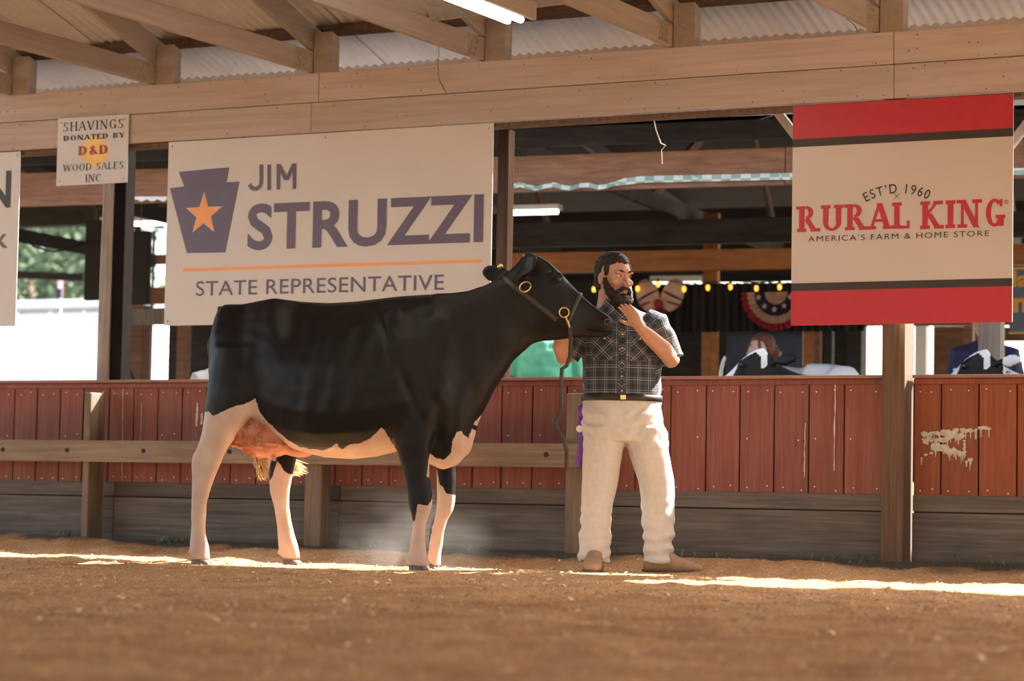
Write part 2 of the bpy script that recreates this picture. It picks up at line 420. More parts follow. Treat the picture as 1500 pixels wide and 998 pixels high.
# ================================================================== SETTING
YF = 13.74          # front of the red slats
def sstep(a, b, x):
    t = max(0, min(1, (x-a)/(b-a))); return t*t*(3-2*t)
FEET = []           # quiet spots of the ground, filled below: (x, y, r)
def ground_z(x, y):
    z = .085*sstep(12.95, 13.6, y)
    z += .05*math.exp(-((y-13.22-.1*math.sin(x*1.7))/.17)**2)*(.55+.45*math.sin(x*2.3+1)) * (1 if y < 14 else 0)
    calm = 1.0
    for fx, fy, fr in FEET:
        d = math.hypot(x-fx, y-fy)
        if d < fr*2: calm = min(calm, .15+.85*sstep(fr*.7, fr*2, d))
    amp = calm*(1-sstep(13.35, 13.6, y)*.7)
    n = noise.noise(Vector((x*.9, y*.9, 3.1)))*.014 + noise.noise(Vector((x*2.6, y*2.6, 1.7)))*.017 + noise.noise(Vector((x*6.5, y*6.5, .3)))*.011
    r = abs(noise.noise(Vector((x*4.1+9, y*4.1, 5.2))))
    n += noise.noise(Vector((x*12, y*12, 7.3)))*.0085 + noise.noise(Vector((x*21, y*21, 2.3)))*.0045
    return z + amp*(n - .018*r)

def mat_shavings():
    m, nt, b = newmat('wood_shavings')
    mp = coords(nt, (1, 1, 1), False)
    n1 = N(nt, 'ShaderNodeTexNoise', Scale=55.0, Detail=8.0, Roughness=.75); nt.links.new(mp.outputs[0], n1.inputs['Vector'])
    n2 = N(nt, 'ShaderNodeTexNoise', Scale=2.2, Detail=5.0, Roughness=.6); nt.links.new(mp.outputs[0], n2.inputs['Vector'])
    vo = N(nt, 'ShaderNodeTexVoronoi', Scale=130.0); nt.links.new(mp.outputs[0], vo.inputs['Vector'])
    r1 = ramp(nt, [(.28, (.40, .195, .08)), (.5, (.75, .435, .21)), (.72, (.88, .62, .38))]); nt.links.new(n1.outputs['Fac'], r1.inputs[0])
    r2 = ramp(nt, [(.35, (.72, .66, .6)), (.65, (1, 1, 1))]); nt.links.new(n2.outputs['Fac'], r2.inputs[0])
    c = mix(nt, r1.outputs[0], r2.outputs[0], 1.0, 'MULTIPLY')
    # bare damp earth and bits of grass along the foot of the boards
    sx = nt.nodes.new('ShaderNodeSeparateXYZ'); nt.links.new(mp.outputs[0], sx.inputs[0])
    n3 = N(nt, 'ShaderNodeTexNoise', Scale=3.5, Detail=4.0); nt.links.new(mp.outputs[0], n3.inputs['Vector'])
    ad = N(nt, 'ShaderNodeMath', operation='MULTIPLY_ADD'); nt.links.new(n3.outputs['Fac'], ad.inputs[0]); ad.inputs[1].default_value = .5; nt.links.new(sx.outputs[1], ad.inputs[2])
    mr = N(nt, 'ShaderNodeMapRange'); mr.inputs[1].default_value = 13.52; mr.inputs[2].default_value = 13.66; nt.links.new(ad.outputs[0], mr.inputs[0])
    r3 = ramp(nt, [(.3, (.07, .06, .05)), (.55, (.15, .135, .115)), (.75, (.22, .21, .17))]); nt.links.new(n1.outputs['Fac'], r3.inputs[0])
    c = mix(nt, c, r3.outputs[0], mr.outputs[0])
    nt.links.new(c, b.inputs['Base Color']); b.inputs['Roughness'].default_value = .9; b.inputs['Specular IOR Level'].default_value = .15
    bp = N(nt, 'ShaderNodeBump', Strength=.9, Distance=.012)
    ad2 = N(nt, 'ShaderNodeMath', operation='ADD'); nt.links.new(n1.outputs['Fac'], ad2.inputs[0]); nt.links.new(vo.outputs['Distance'], ad2.inputs[1])
    nt.links.new(ad2.outputs[0], bp.inputs['Height']); nt.links.new(bp.outputs[0], b.inputs['Normal'])
    return m
MAT['shavings'] = mat_shavings()
MAT['earth'] = plain('packed_earth', (.22, .19, .15), .9, .1, noise_amt=.3, nscale=2)

# cow and man standing spots are needed by the ground
COW_YAW = math.radians(12)
COW_D = 13.95
def on_ground(px, D):
    """point at depth D along the view axis, under pixel column px, at z = 0"""
    d = _f + _r*((px-750)/FPX) + _u*((499-829)/FPX)
    p = CAM + d*D; return Vector((p.x, p.y, 0))
COW0 = on_ground(324, COW_D + .28)       # under the tail head, on the median plane
MAN0 = on_ground(920, 14.15)
def cow_world(x, y): 
    c, s = math.cos(COW_YAW), math.sin(COW_YAW); return (COW0.x+x*c-y*s, COW0.y+x*s+y*c)
for lx, ly in ((0.03, -.2), (.38, .2), (1.2, -.17), (1.22, .15)): FEET.append((*cow_world(lx, ly), .3))
FEET.append((MAN0.x, MAN0.y, .5))

def build_ground():
    xs = np.arange(-13.6, -.2, .032); ys = np.arange(3.2, 13.9, .032)
    v = []; idx = {}
    f = []
    keep = np.zeros((len(xs), len(ys)), bool)
    for i, x in enumerate(xs):
        for j, y in enumerate(ys):
            d = Vector((x, y, 0))-CAM; z = d.dot(_f); px = d.dot(_r)/z*FPX
            if abs(px) < 900 + 140*(y < 6): keep[i, j] = True
    for i, x in enumerate(xs):
        for j, y in enumerate(ys):
            if keep[i, j]: idx[(i, j)] = len(v); v.append((x, y, ground_z(x, y)))
    for (i, j), a in idx.items():
        if (i+1, j) in idx and (i, j+1) in idx and (i+1, j+1) in idx:
            f.append((a, idx[(i+1, j)], idx[(i+1, j+1)], idx[(i, j+1)]))
    m = bpy.data.meshes.new('floor'); m.from_pydata(v, [], f); m.update()
    o = link('floor', m, MAT['shavings'], None, True)
    tag(o, 'loose golden-brown wood shavings covering the show ring', None, None, 'structure')
build_ground()
# the wide ground all around (arena behind the camera, yard behind the barns)
g = MB(); g.add([(-90, -40, -.07), (60, -40, -.07), (60, 13.85, -.07), (-90, 13.85, -.07)], [(0, 1, 2, 3)])
tag(g.build('floor_ring_outer', MAT['shavings']), 'the same shavings carried on beyond the ring', None, None, 'structure')
g = MB(); g.add([(-90, 13.85, .03), (60, 13.85, .03), (60, 120, .03), (-90, 120, .03)], [(0, 1, 2, 3)])
tag(g.build('floor_yard', MAT['earth']), 'packed earth yard behind the ring fence', None, None, 'structure')

# loose curls of shaving and straw on top
def shavings_litter():
    rnd = random.Random(3); mb = MB(); k = 0
    while k < 16000:
        x = rnd.uniform(-12.5, -1); y = 4.2 + 9.1*rnd.random()**.8
        d = Vector((x, y, 0))-CAM; z = d.dot(_f); px = d.dot(_r)/z*FPX
        if abs(px) > 800: continue
        k += 1
        L = rnd.uniform(.003, .009)*(1+1.5*(rnd.random() < .05)); w = L*rnd.uniform(.2, .5); a = rnd.uniform(0, PI); t = rnd.uniform(-.5, .5)
        c = Vector((x, y, ground_z(x, y)+.003)); u_ = Vector((math.cos(a), math.sin(a), t))*L; n_ = Vector((-math.sin(a), math.cos(a), rnd.uniform(-.4, .4)))*w
        h = Vector((0, 0, L*rnd.uniform(.1, .5)))
        mb.add([c-u_-n_, c-u_+n_, c+n_+h, c-n_+h, c+u_+n_, c+u_-n_], [(0, 1, 2, 3), (3, 2, 4, 5)])
    tag(mb.build('shavings', plain('pale_shaving_curl', (.82, .56, .34), .8, .2, noise_amt=.35, nscale=9)), 'loose pale curls of wood shaving strewn over the ring', 'shavings', None, 'stuff')
shavings_litter()
def weeds():
    rnd = random.Random(5); mb = MB()
    for px in [95, 100, 110, 235, 250, 262, 270, 275, 285, 520, 540, 690, 700, 900, 1010, 1060, 1235, 1240, 1260, 1400, 1440, 1470]:
        p = at(px, 790, 13.62)
        for i in range(rnd.randint(4, 9)):
            x = p.x+rnd.gauss(0, .06); y = rnd.uniform(13.45, 13.7); z = ground_z(x, y); h = rnd.uniform(.015, .05); a = rnd.uniform(0, 6.3); w = rnd.uniform(.003, .008)
            dx, dy = math.cos(a), math.sin(a); ln = rnd.uniform(.01, .05)
            mb.add([(x-dy*w, y+dx*w, z-.01), (x+dy*w, y-dx*w, z-.01), (x+dx*ln*.5+dy*w, y+dy*ln*.5-dx*w, z+h*.7), (x+dx*ln*.5-dy*w, y+dy*ln*.5+dx*w, z+h*.7), (x+dx*ln, y+dy*ln, z+h)], [(0, 1, 2, 3), (3, 2, 4)])
    tag(mb.build('grass', plain('weed_green', (.12, .14, .06), .7, noise_amt=.4, nscale=20)), 'sparse weeds and grass along the foot of the dark boards', 'grass', None, 'stuff')
weeds()

# ---- red slatted fence wall
def build_fence():
    b = MB(); b.box(-13.1, -4.66, YF+.02, YF+.05, .06, 1.10); 
    w1 = tag(b.build('wall_back', MAT['backing']), 'low ring wall of worn red vertical slats over dark kick boards', None, None, 'structure')
    b = MB(); b.box(-4.50, 3, YF+.02, YF+.05, .06, 1.10)
    w2 = tag(b.build('wall_right', MAT['backing']), 'rust-red slatted ring wall section beyond the tall brown post', None, None, 'structure')
    edges = [-13.1+.1957*i for i in range(7)] + [-11.73, -11.53, -11.33, -11.13, -10.932, -10.739, -10.542, -10.347, -10.133, -9.933, -9.735, -9.539, -9.347]
    edges += [-9.347+.1998*i for i in range(1, 11)] + [-7.149, -6.936, -6.702, -6.47, -6.24, -6.01, -5.781, -5.566, -5.349, -5.134, -4.917, -4.665]
    rnd = random.Random(2)
    for a, c in zip(edges, edges[1:]):
        s = MB(); j = rnd.uniform(-.002, .002)
        s.box(a+.004, c-.004, YF+j, YF+.02+j, .455, 1.095, .003); s.build('slat', MAT['red'], w1)
    e2 = [-4.50, -4.338, -4.119, -3.899, -3.68, -3.46, -3.24, -3.02, -2.8, -2.6] + [-2.6+.22*i for i in range(1, 26)]
    for a, c in zip(e2, e2[1:]):
        s = MB(); j = rnd.uniform(-.002, .002); s.box(a+.004, c-.004, YF+j, YF+.02+j, .455, 1.095, .003); s.build('slat', MAT['red_orange'], w2)
    # dark kick boards
    for w, secs in ((w1, [(-13.1, -10.06), (-10.06, -8.3), (-8.3, -6.5), (-6.5, -4.66)]), (w2, [(-4.50, -2.6), (-2.6, 2.9)])):
        for a, c in secs:
            s = MB(); s.box(a+.002, c-.002, YF-.012, YF+.02, .368, .463, .004); s.build('kick_board', MAT['dark'], w)
            s = MB(); s.box(a+.002, c-.002, YF-.02, YF+.02, .03, .362, .004); s.build('kick_board', MAT['dark'], w)
    for w, a, c in ((w1, -13.1, -8.3), (w1, -8.297, -4.66), (w2, -4.50, 2.9)):
        s = MB(); s.box(a, c, YF-.03, YF+.09, 1.128, 1.148, .003); s.build('cap_board', MAT['cap'], w)
        s = MB(); s.box(a, c, YF-.008, YF+.02, 1.093, 1.127, .003); s.build('cap_trim', MAT['red'] if w is w1 else MAT['red_orange'], w)
    # pale nail heads, too small to tell apart singly
    for w, ee in ((w1, edges), (w2, e2)):
        mb = MB()
        for a, c in zip(ee, ee[1:]):
            for z in (1.06, .49, .78):
                for x in (a+.05, c-.05):
                    if z == .78 and rnd.random() < .6: continue
                    x += rnd.uniform(-.012, .012); zz = z+rnd.uniform(-.012, .012); r = .0042
                    mb.add([(x+r*math.cos(q*PI/3), YF-.0035, zz+r*math.sin(q*PI/3)) for q in range(6)], [tuple(range(6))])
        tag(mb.build('nail_heads', MAT['white'], w), None, None, None, 'stuff')
    # smears of old grey-white paint on the right section and runs on the left one
    mb = MB(); rnd = random.Random(11)
    def blob(px0, py0, px1, py1, w0, w1_, n=14, drips=.5):
        for i in range(n):
            t = i/(n-1); p = at(px0+(px1-px0)*t+rnd.uniform(-2, 2), py0+(py1-py0)*t+rnd.uniform(-2, 2), YF)
            w = (w0+(w1_-w0)*t)*rnd.uniform(.6, 1.2)/250
            k = 7; mb.add([(p.x+w*1.3*math.cos(q*2*PI/k)*rnd.uniform(.7, 1.2), YF-.0042-len(mb.v)*2e-6, p.z+w*math.sin(q*2*PI/k)*rnd.uniform(.6, 1.3)) for q in range(k)], [tuple(range(k))])
            if rnd.random() < drips:
                h = rnd.uniform(5, 16)/250; q = rnd.uniform(.003, .006)
                mb.add([(p.x-q, YF-.0042-len(mb.v)*2e-6, p.z), (p.x+q, YF-.0042-len(mb.v)*2e-6, p.z), (p.x+q*.5, YF-.0042-len(mb.v)*2e-6, p.z-h), (p.x-q*.5, YF-.0042-len(mb.v)*2e-6, p.z-h)], [(0, 1, 2, 3)])
    blob(1355, 636, 1450, 627, 4, 2.5, 26, .6); blob(1358, 645, 1410, 640, 4, 4, 12, .4); blob(1372, 655, 1412, 664, 6, 4, 14, .7); blob(1412, 645, 1414, 668, 2, 2, 6, .3); blob(1417, 676, 1424, 674, 3, 3, 4, 1); blob(1352, 670, 1372, 662, 2, 2, 4, .4)
    mb.build('paint_smear', plain('old_grey_paint', (.42, .40, .34), .7, noise_amt=.25, nscale=30), w2)
    mb = MB()
    for px, y0, y1, w in ((1224, 552, 690, 1.3), (1180, 620, 700, 1.0), (181, 566, 705, 1.1), (208, 590, 650, .6), (290, 590, 625, 2.5), (297, 605, 622, 3)):
        n = 16; L = []; R_ = []
        for i in range(n):
            p = at(px-(i*.12)+rnd.uniform(-.5, .5), y0+(y1-y0)*i/(n-1), YF); q = w*rnd.uniform(.3, 1.1)/250
            L.append((p.x-q, YF-.0042, p.z)); R_.append((p.x+q, YF-.0042, p.z))
        mb.add(L+R_, [(i, i+1, n+i+1, n+i) for i in range(n-1)])
    mb.build('paint_run', plain('pale_drip', (.5, .42, .36), .7), w1)
build_fence()

# ---- header beam: two rows of wide painted boards
def build_header():
    b = MB(); b.box(-17, 12, 13.60, 13.70, 2.75, 3.08)
    h = tag(b.build('trim_1', MAT['truss']), 'cream painted header beam of two rows of wide boards', None, None, 'structure')
    for z0, z1, js in ((2.918, 3.105, [-17, -12.6, -8.423, -4.576, -.7, 3, 7, 12]), (2.722, 2.914, [-17, -12.4, -8.475, -4.573, -.6, 3, 7, 12])):
        for a, c in zip(js, js[1:]):
            s = MB(); s.box(a+.0015, c-.0015, 13.56, 13.60, z0, z1, .003); s.build('plank', MAT['header'], h)
    mb = MB(); rnd = random.Random(4)
    for i in range(150):
        x = rnd.uniform(-11.2, -3.6); z = rnd.choice([2.735, 2.80, 2.89, 2.94, 3.0, 3.08])+rnd.uniform(-.014, .014); r = rnd.uniform(.002, .0048)
        mb.add([(x+r*math.cos(q*PI/3), 13.5585, z+r*math.sin(q*PI/3)) for q in range(6)], [tuple(range(6))])
    tag(mb.build('nail_holes', MAT['backing'], h), None, None, None, 'stuff')
    s = MB(); s.box(-17, 12, 13.60, 13.72, 2.695, 2.72, .003); s.build('lower_strip', MAT['post'], h)
build_header()

# ---- roof of the ring: corrugated sheets on purlins and trusses
def roof_z(y): return 3.475 + .30*(13.6-y)
def build_roof():
    root = thing('ceiling', (-8, 10, 4.6), 'corrugated metal roof over the show ring', None, None, 'structure')
    P = .068
    for k in range(60):
        y0, y1 = (4.4, 14.3) if k < 30 else (-5.0, 4.4)
        xa = -17.2+(k % 30)*.98; n = int(1.02/P*(4 if k < 30 else 1))
        a = []; b_ = []
        for i in range(n+1):
            x = xa+1.02*i/n; dz = .009*math.cos(2*PI*x/P) + (.004 if k % 2 else 0)
            a.append((x, y0, roof_z(y0 if k < 30 else 8.8-y0)+dz)); b_.append((x, y1, roof_z(y1)+dz))
        m = MB(); m.add(a+b_, [(i, i+1, n+2+i, n+1+i) for i in range(n)])
        m.build('roof_sheet', MAT['sheet'], root, True)
    for y in (4.6, 5.6, 6.8, 8.0, 9.2, 10.35, 11.45, 12.5, 13.72):
        m = MB(); m.bar((-17.2, y, roof_z(y)-.035), (12, y, roof_z(y)-.035), .09, .04, (0, .3, 1)); m.build('purlin', MAT['blackwood'] if y < 13 else MAT['post'], root)
    m = MB(); m.bar((-17.2, 14.29, roof_z(14.28)-.03), (12, 14.29, roof_z(14.28)-.03), .03, .12); m.build('eave_board', MAT['truss'], root)
build_roof()
def nail_plate_mesh():
    mb = MB(); mb.obox((0, 0, 0), (.0015, .07, .065), None, .001)
    for i in range(9):
        for j in range(8):
            y = -.062+i*.0155; z = -.056+j*.016
            mb.obox((.0022, y, z), (.001, .0045, .0026), Matrix.Rotation(.5, 3, 'X'))
    return mb
def build_truss(X, first):
    words = first
    t = thing('roof_truss', (X, 13.55, 3.1), words, 'roof truss', 'trusses over the ring')
    m = MB(); m.bar((X, 4.5, 3.182), (X, 13.62, 3.182), .042, .14, ch=.004); m.build('bottom_chord', MAT['truss'], t)
    def rz(y): return roof_z(y)-.055-.085
    m = MB(); m.bar((X, 4.5, rz(4.5)), (X, 13.70, rz(13.70)), .042, .16, ch=.004); m.build('top_chord', MAT['truss'], t)
    m = nail_plate_mesh(); m.v = [(x+X+.0225, y+13.42, z+3.185) for x, y, z in m.v]; m.build('nail_plate', MAT['metal'], t)
    m = nail_plate_mesh(); m.v = [(X-.0225-x, y+13.42, z+3.185) for x, y, z in m.v]; m.build('nail_plate', MAT['metal'], t)
    # post stub beside the heel, standing on the header
    m = MB(); xa, xb = X+.028, X+.165; ya, yb = 13.57, 13.66
    za = 3.10; m.add([(xa, ya, za), (xb, ya, za), (xb, yb, za), (xa, yb, za), (xa, ya, 3.37), (xb, ya, 3.37), (xb, yb, 3.34), (xa, yb, 3.34)], [(0, 3, 2, 1), (4, 5, 6, 7), (0, 1, 5, 4), (1, 2, 6, 5), (2, 3, 7, 6), (3, 0, 4, 7)])
    m.build('heel_block', MAT['truss'], t)
for X, lab in ((-12.21, 'cream roof truss beyond the frame at far left end of header'), (-10.93, 'cream roof truss above the small shavings sign at the picture edge'), (-9.73, 'cream roof truss over the left end of the campaign sign'), (-8.50, 'cream roof truss over the first joint in the header boards'), (-7.25, 'cream roof truss with a dangling wire, above the campaign sign end'), (-5.98, 'cream roof truss right of the lit fluorescent fixture'), (-4.69, 'cream roof truss above the red and cream store sign'), (-3.45, 'cream roof truss beyond the store sign at the picture edge')):
    if -11.5 < X < -3.6: build_truss(X, lab)
# a cross piece and the fluorescent fixture
m = MB(); m.bar((-7.24, 12.9, 3.28), (-6.03, 12.75, 3.30), .04, .09); tag(m.build('cross_board', MAT['truss']), 'short cream cross board spanning between two trusses', 'board')
t = thing('fluorescent_light', (-6.24, 10.8, 2.95), 'twin-tube fluorescent light glowing under the ring roof', 'ceiling light')
m = MB(); m.box(-6.30, -6.16, 9.6, 12.02, 3.045, 3.10, .004); m.build('housing', MAT['white'], t)
m = MB(); m.box(-6.155, -6.125, 9.5, 12.1, 3.02, 3.12, .003); m.build('mount_board', MAT['truss'], t)
for x in (-6.275, -6.195):
    m = MB(); m.tube([(x, 9.65+.24*i, 3.018) for i in range(11)], .019, 10); m.build('tube', MAT['tube'], t, True)
    for y in (9.64, 12.0):
        m = MB(); m.box(x-.018, x+.018, y-.012, y+.012, 3.0, 3.05, .003); m.build('socket', MAT['white'], t)
m = MB(); m.bar((-6.24, 10.2, 3.10), (-6.24, 10.2, 3.13), .02, .02, (0, 1, 0)); m.build('hanger', MAT['steel'], t)

# ---- posts
def post(name, x0, x1, y0, y1, z0, z1, mat, label, lean=0, cat='post', rot=None):
    m = MB(); m.box(x0, x1, y0, y1, z0, z1, .006)
    m.v = [(x+lean*(z-z0), y, z) for x, y, z in m.v]
    return tag(m.build(name, mat), label, cat)
post('support_post', -4.655, -4.52, 13.63, 13.80, -.02, 2.73, MAT['post'], 'tall brown square post under the red and cream store sign')
p_ = thing('support_post', (-10.2, 13.86, 0), 'weathered debarked pole between the left signs', 'post')
m = MB(); rows = []; rnd = random.Random(8)
for i in range(30):
    z = -.05+2.8*i/29
    rows.append([Vector((-10.268+.055*math.cos(a)*(1+.12*noise.noise(Vector((math.cos(a)*2, z*3, 1))))+.006*math.sin(z*3), 13.87+.06*math.sin(a), z)) for a in [2*PI*k/14 for k in range(14)]])
m.loft(rows); m.build('pole', MAT['pole'], p_, True)
m = MB(); m.box(-10.215, -10.12, 13.84, 13.95, -.05, 2.75, .004); m.build('shaded_pole_side', MAT['matte'], p_)  # shade on the pole's right side, painted as a black plank
post('support_post', -7.275, -7.20, 13.86, 13.95, -.05, 2.72, MAT['matte_brown'], 'dark knotty post at the right end of the campaign sign')
post('rail_post', -10.16, -10.105, 13.50, 13.67, -.02, 1.055, MAT['postv'], 'short rail post with a sunlit top, under the small shavings sign', -.004)
post('rail_post', -8.43, -8.305, 13.51, 13.63, -.02, .74, MAT['postv'], 'short rail post behind the belly of the black cow')
post('rail_post', -6.595, -6.475, 13.51, 13.63, -.02, 1.04, MAT['postv'], 'short rail post just behind the man in white trousers')
# ---- rail
t = thing('fence_rail', (-8.6, 13.49, .6), 'long grey-brown horizontal rail bolted in front of the red wall', 'rail')
m = MB(); m.box(-12.2, -6.49, 13.462, 13.502, .592, .735, .005); m.build('board', MAT['rail'], t)
for px in (4, 98, 210, 336, 800):
    p = at(px, 659, 13.46); m = MB(); m.tube([(p.x, 13.468, .668), (p.x, 13.458, .668)], [.016, .016], 10); m.build('bolt', MAT['black'], t)

# ---- diagonal braces beside the store sign
for x0, x1, lab in ((-5.36, -5.14, 'small diagonal wooden brace at the upper left corner of the store sign'), (-3.72, -3.95, 'small diagonal wooden brace at the upper right corner of the store sign')):
    m = MB(); m.bar((x0, 13.75, 2.72), (x1, 13.75, 2.44), .05, .045, (0, 1, 0)); tag(m.build('diagonal_brace', MAT['truss']), lab, 'brace')

# ---- things dangling from the beams
m = MB(); A = at(642, 66, 13.5); Bq = at(655, 135, 13.5)
m.tube([A, at(643, 78, 13.5), at(641, 95, 13.53), at(643, 115, 13.545), at(649, 128, 13.545), at(653, 136, 13.545), at(648, 124, 13.53), at(644, 121, 13.54)], .0022, 6); tag(m.build('hanging_wire', MAT['wire']), 'thin bent wire hanging over the cream header', 'wire')
m = MB(); m.tube([at(1235, 22, 13.5), at(1243, 30, 13.5), at(1252, 37, 13.5), at(1257, 48, 13.5)], .0025, 6); tag(m.build('hanging_wire', MAT['wire']), 'short dark wire beside the truss over the store sign', 'wire')
m = MB(); m.tube([at(957, 172, 13.72), at(961, 190, 13.75), at(968, 210, 13.78), at(975, 213, 13.78), at(969, 220, 13.78), at(970, 240, 13.8)], .004, 6); tag(m.build('hanging_rope', MAT['rope']), 'frayed white cord dangling against the black plank', 'rope')

# ================================================================== SIGNS
YS = 13.585
def xz(px, py, Y=YS): p = at(px, py, Y); return (p.x, p.z)
def panel(x0, x1, z0, z1, mat, parent, Y=YS, th=.006, name='panel'):
    m = MB(); m.box(x0, x1, Y, Y+th, z0, z1, .001); return m.build(name, mat, parent)
def screws(parent, x0, x1, z0, z1, Y=YS, n=3):
    for i in range(n):
        for z in (z0+.03, z1-.03):
            x = x0+.03+(x1-x0-.06)*i/(n-1); m = MB(); m.tube([(x, Y+.001, z), (x, Y-.003, z)], .005, 8); m.build('screw', MAT['greyletter'], parent)

# campaign sign
t = thing('campaign_sign', (-8.38, YS, 1.5), 'large white campaign sign with purple keystone and orange star', 'sign')
panel(-9.595, -7.163, 1.497, 2.718, MAT['signwhite'], t)
screws(t, -9.595, -7.163, 1.497, 2.718)
Yt = YS-.002
ks = [(262, 252), (336, 245), (332, 267), (351, 266), (330, 370), (274, 371), (249, 276), (270, 273)]
m = MB(); m.prism([xz(*q) for q in ks], Yt, Yt+.0018); m.build('keystone', MAT['purple'], t)
cx, cz = xz(299, 314)
def star(cx, cz, R, r, Y, mat, parent, name='star'):
    pts = [(cx+(R if i % 2 == 0 else r)*math.sin(i*PI/5), cz+(R if i % 2 == 0 else r)*math.cos(i*PI/5)) for i in range(10)]
    m = MB()
    m.v = [(cx, Y, cz)]+[(x, Y, z) for x, z in pts]; m.f = [(0, 1+i, 1+(i+1) % 10) for i in range(10)]
    m.v += [(x, Y+.0015, z) for x, z in pts]; m.f += [(1+i, 11+i, 11+(i+1) % 10, 1+(i+1) % 10) for i in range(10)]
    return m.build(name, mat, parent)
star(cx, cz, .150, .060, Yt-.002, MAT['signwhite'], t, 'star_outline'); star(cx, cz, .138, .054, Yt-.004, MAT['orange'], t)
def block_word(strokes, Y, mat, parent, w):
    for st in strokes:
        m = MB()
        for k, (p, q) in enumerate(zip(st, st[1:])):
            a = xz(*p); b_ = xz(*q); d = Vector((b_[0]-a[0], 0, b_[1]-a[1])); n_ = Vector((-d.z, 0, d.x)).normalized()*w/2
            if abs(d.x) > .01 and len(st) == 5: n_ = Vector((w*.62, 0, 0))
            a = Vector((a[0], Y-4e-5*k, a[1])); b_ = Vector((b_[0], Y-4e-5*k, b_[1]))
            m.add([a-n_, b_-n_, b_+n_, a+n_], [(0, 1, 2, 3)])
        m.build('letter', mat, parent)
_j = [(383, 241), (383, 264)] + [(374+9*math.cos(k*PI/8), 266+11*math.sin(k*PI/8)) for k in range(1, 8)]
block_word([_j, [(394.5, 241), (394.5, 278.5)], [(408, 278), (408, 240.5), (420, 264), (431.5, 239.5), (431.5, 277)]], Yt, MAT['purple'], t, .029)
lettering('STRUZZI', xz(362, 367.5), xz(709, 283.5), Yt, MAT['purple'], t, .028, 1.04)
a = xz(268, 398); b_ = xz(706, 383)
m = MB(); m.box(a[0], b_[0], Yt, Yt+.0018, 1.853, 1.873); m.build('rule', MAT['orange'], t)
lettering('STATE REPRESENTATIVE', xz(287, 434), xz(651, 402), Yt, MAT['purple'], t, .004, 1.03)

# store sign
t = thing('store_sign', (-4.54, YS, 1.43), 'red and cream store sign with slab lettering and black bands', 'sign')
x0, x1 = -5.193, -3.884
panel(x0, x1, 1.43, 2.713, MAT['signwhite2'], t)
zb = lambda py: at(1320, py, YS).z
for za, zc, mt in ((zb(196), 2.713, 'signred'), (zb(208), zb(196), 'signblack'), (zb(423), zb(411.5), 'signblack'), (1.43, zb(423), 'signred')):
    m = MB(); m.box(x0+.0005, x1-.0005, Yt, Yt+.0018, za, zc); m.build('red_band' if mt == 'signred' else 'black_band', MAT[mt], t)
screws(t, x0, x1, 1.43, 2.713, Yt)
def slab_word(word, a, b, Y, parent, mat): return serif_lettering(word, a, b, Y, mat, parent, thick=.21, thin=.11, sw=.36, sh=.13, gap=.13, mono=True)
slab_word('RURAL', xz(1166, 340.5), xz(1333, 296), Yt, t, MAT['signred'])
slab_word('KING', xz(1348, 336), xz(1473, 290.5), Yt, t, MAT['signred'])
lettering('AMERICA\u2019S FARM & HOME STORE', xz(1184, 354.5), xz(1449, 337.5), Yt, MAT['signblack'], t, 0.0, 1.2)
# arched line of small letters
me = text_mesh('EST\u2019D 1960', .006, 1.25)
co = get_co(me); lo = co.min(0); hi = co.max(0)
L = xz(1265, 285); R_ = xz(1363, 282); wid = R_[0]-L[0]; sc_ = wid/(hi[0]-lo[0]); mid = (L[0]+R_[0])/2
Rad = .42; zc0 = xz(1314, 278)[1]
q = np.empty_like(co)
ang = ((co[:, 0]-lo[0])*sc_-wid/2)/Rad; rr = Rad+co[:, 1]*sc_*1.15-.02
q[:, 0] = mid+rr*np.sin(ang); q[:, 2] = zc0-Rad+rr*np.cos(ang); q[:, 1] = Yt
bm = bmesh.new(); bm.from_mesh(me)
for v_, c_ in zip(bm.verts, q): v_.co = c_
bmesh.ops.remove_doubles(bm, verts=bm.verts, dist=1e-6); bm.to_mesh(me); bm.free()
split_letters(get_co(me), [tuple(p.vertices) for p in me.polygons], MAT['signblack'], t)
xm, zm = xz(1313.5, 287.5)
m = MB()
for sgn in (-1, 1): m.bar((xm-.016, Yt+.0008, zm-.016*sgn), (xm+.016, Yt+.0008, zm+.016*sgn), .0016, .004, (0, 1, 0), 0)
m.build('cross_mark', MAT['signblack'], t)
xm, zm = xz(1474, 296); m = MB(); m.tube([(xm+.011*math.cos(k*PI/8), Yt+.0008, zm+.011*math.sin(k*PI/8)) for k in range(17)], .0012, 5); m.build('registered_ring', MAT['signblack'], t)
lettering('R', (xm-.004, zm-.006), (xm+.004, zm+.006), Yt, MAT['signblack'], t, .01)

# small shavings sign (hung on the face of the header)
t = thing('small_sign', (-10.19, 13.545, 2.457), 'small square white sign with serif lettering and a yellow disc', 'sign')
Y2 = 13.545
panel(-10.482, -9.895, 2.457, 2.917, MAT['signwhite'], t, Y2)
screws(t, -10.482, -9.895, 2.457, 2.917, Y2, 2)
s2 = lambda px, py: xz(px, py, Y2)
c_ = s2(138.5, 222); m = MB(); m.prism([(c_[0]+.118*math.cos(k*PI/16), c_[1]+.10*math.sin(k*PI/16)) for k in range(32)], Y2-.001, Y2+.0005); m.build('disc', MAT['yellow'], t)
Yq = Y2-.003
for word, a, b_, mt, kw in (('SHAVINGS', (93, 193), (181, 174), 'signblack', dict(thick=.13, thin=.06)), ('DONATED BY', (93, 207), (184, 193.5), 'signblack', dict(thick=.2, thin=.1)),
                            ('D&D', (115, 228), (158, 212), 'brownred', dict(thick=.24, thin=.12)), ('WOOD SALES', (92, 251.5), (181, 236.5), 'signblack', dict(thick=.12, thin=.05)), ('INC.', (125, 267), (152, 254.5), 'signblack', dict(thick=.13, thin=.06))):
    serif_lettering(word, s2(*a), s2(*b_), Yq, MAT[mt], t, **kw)

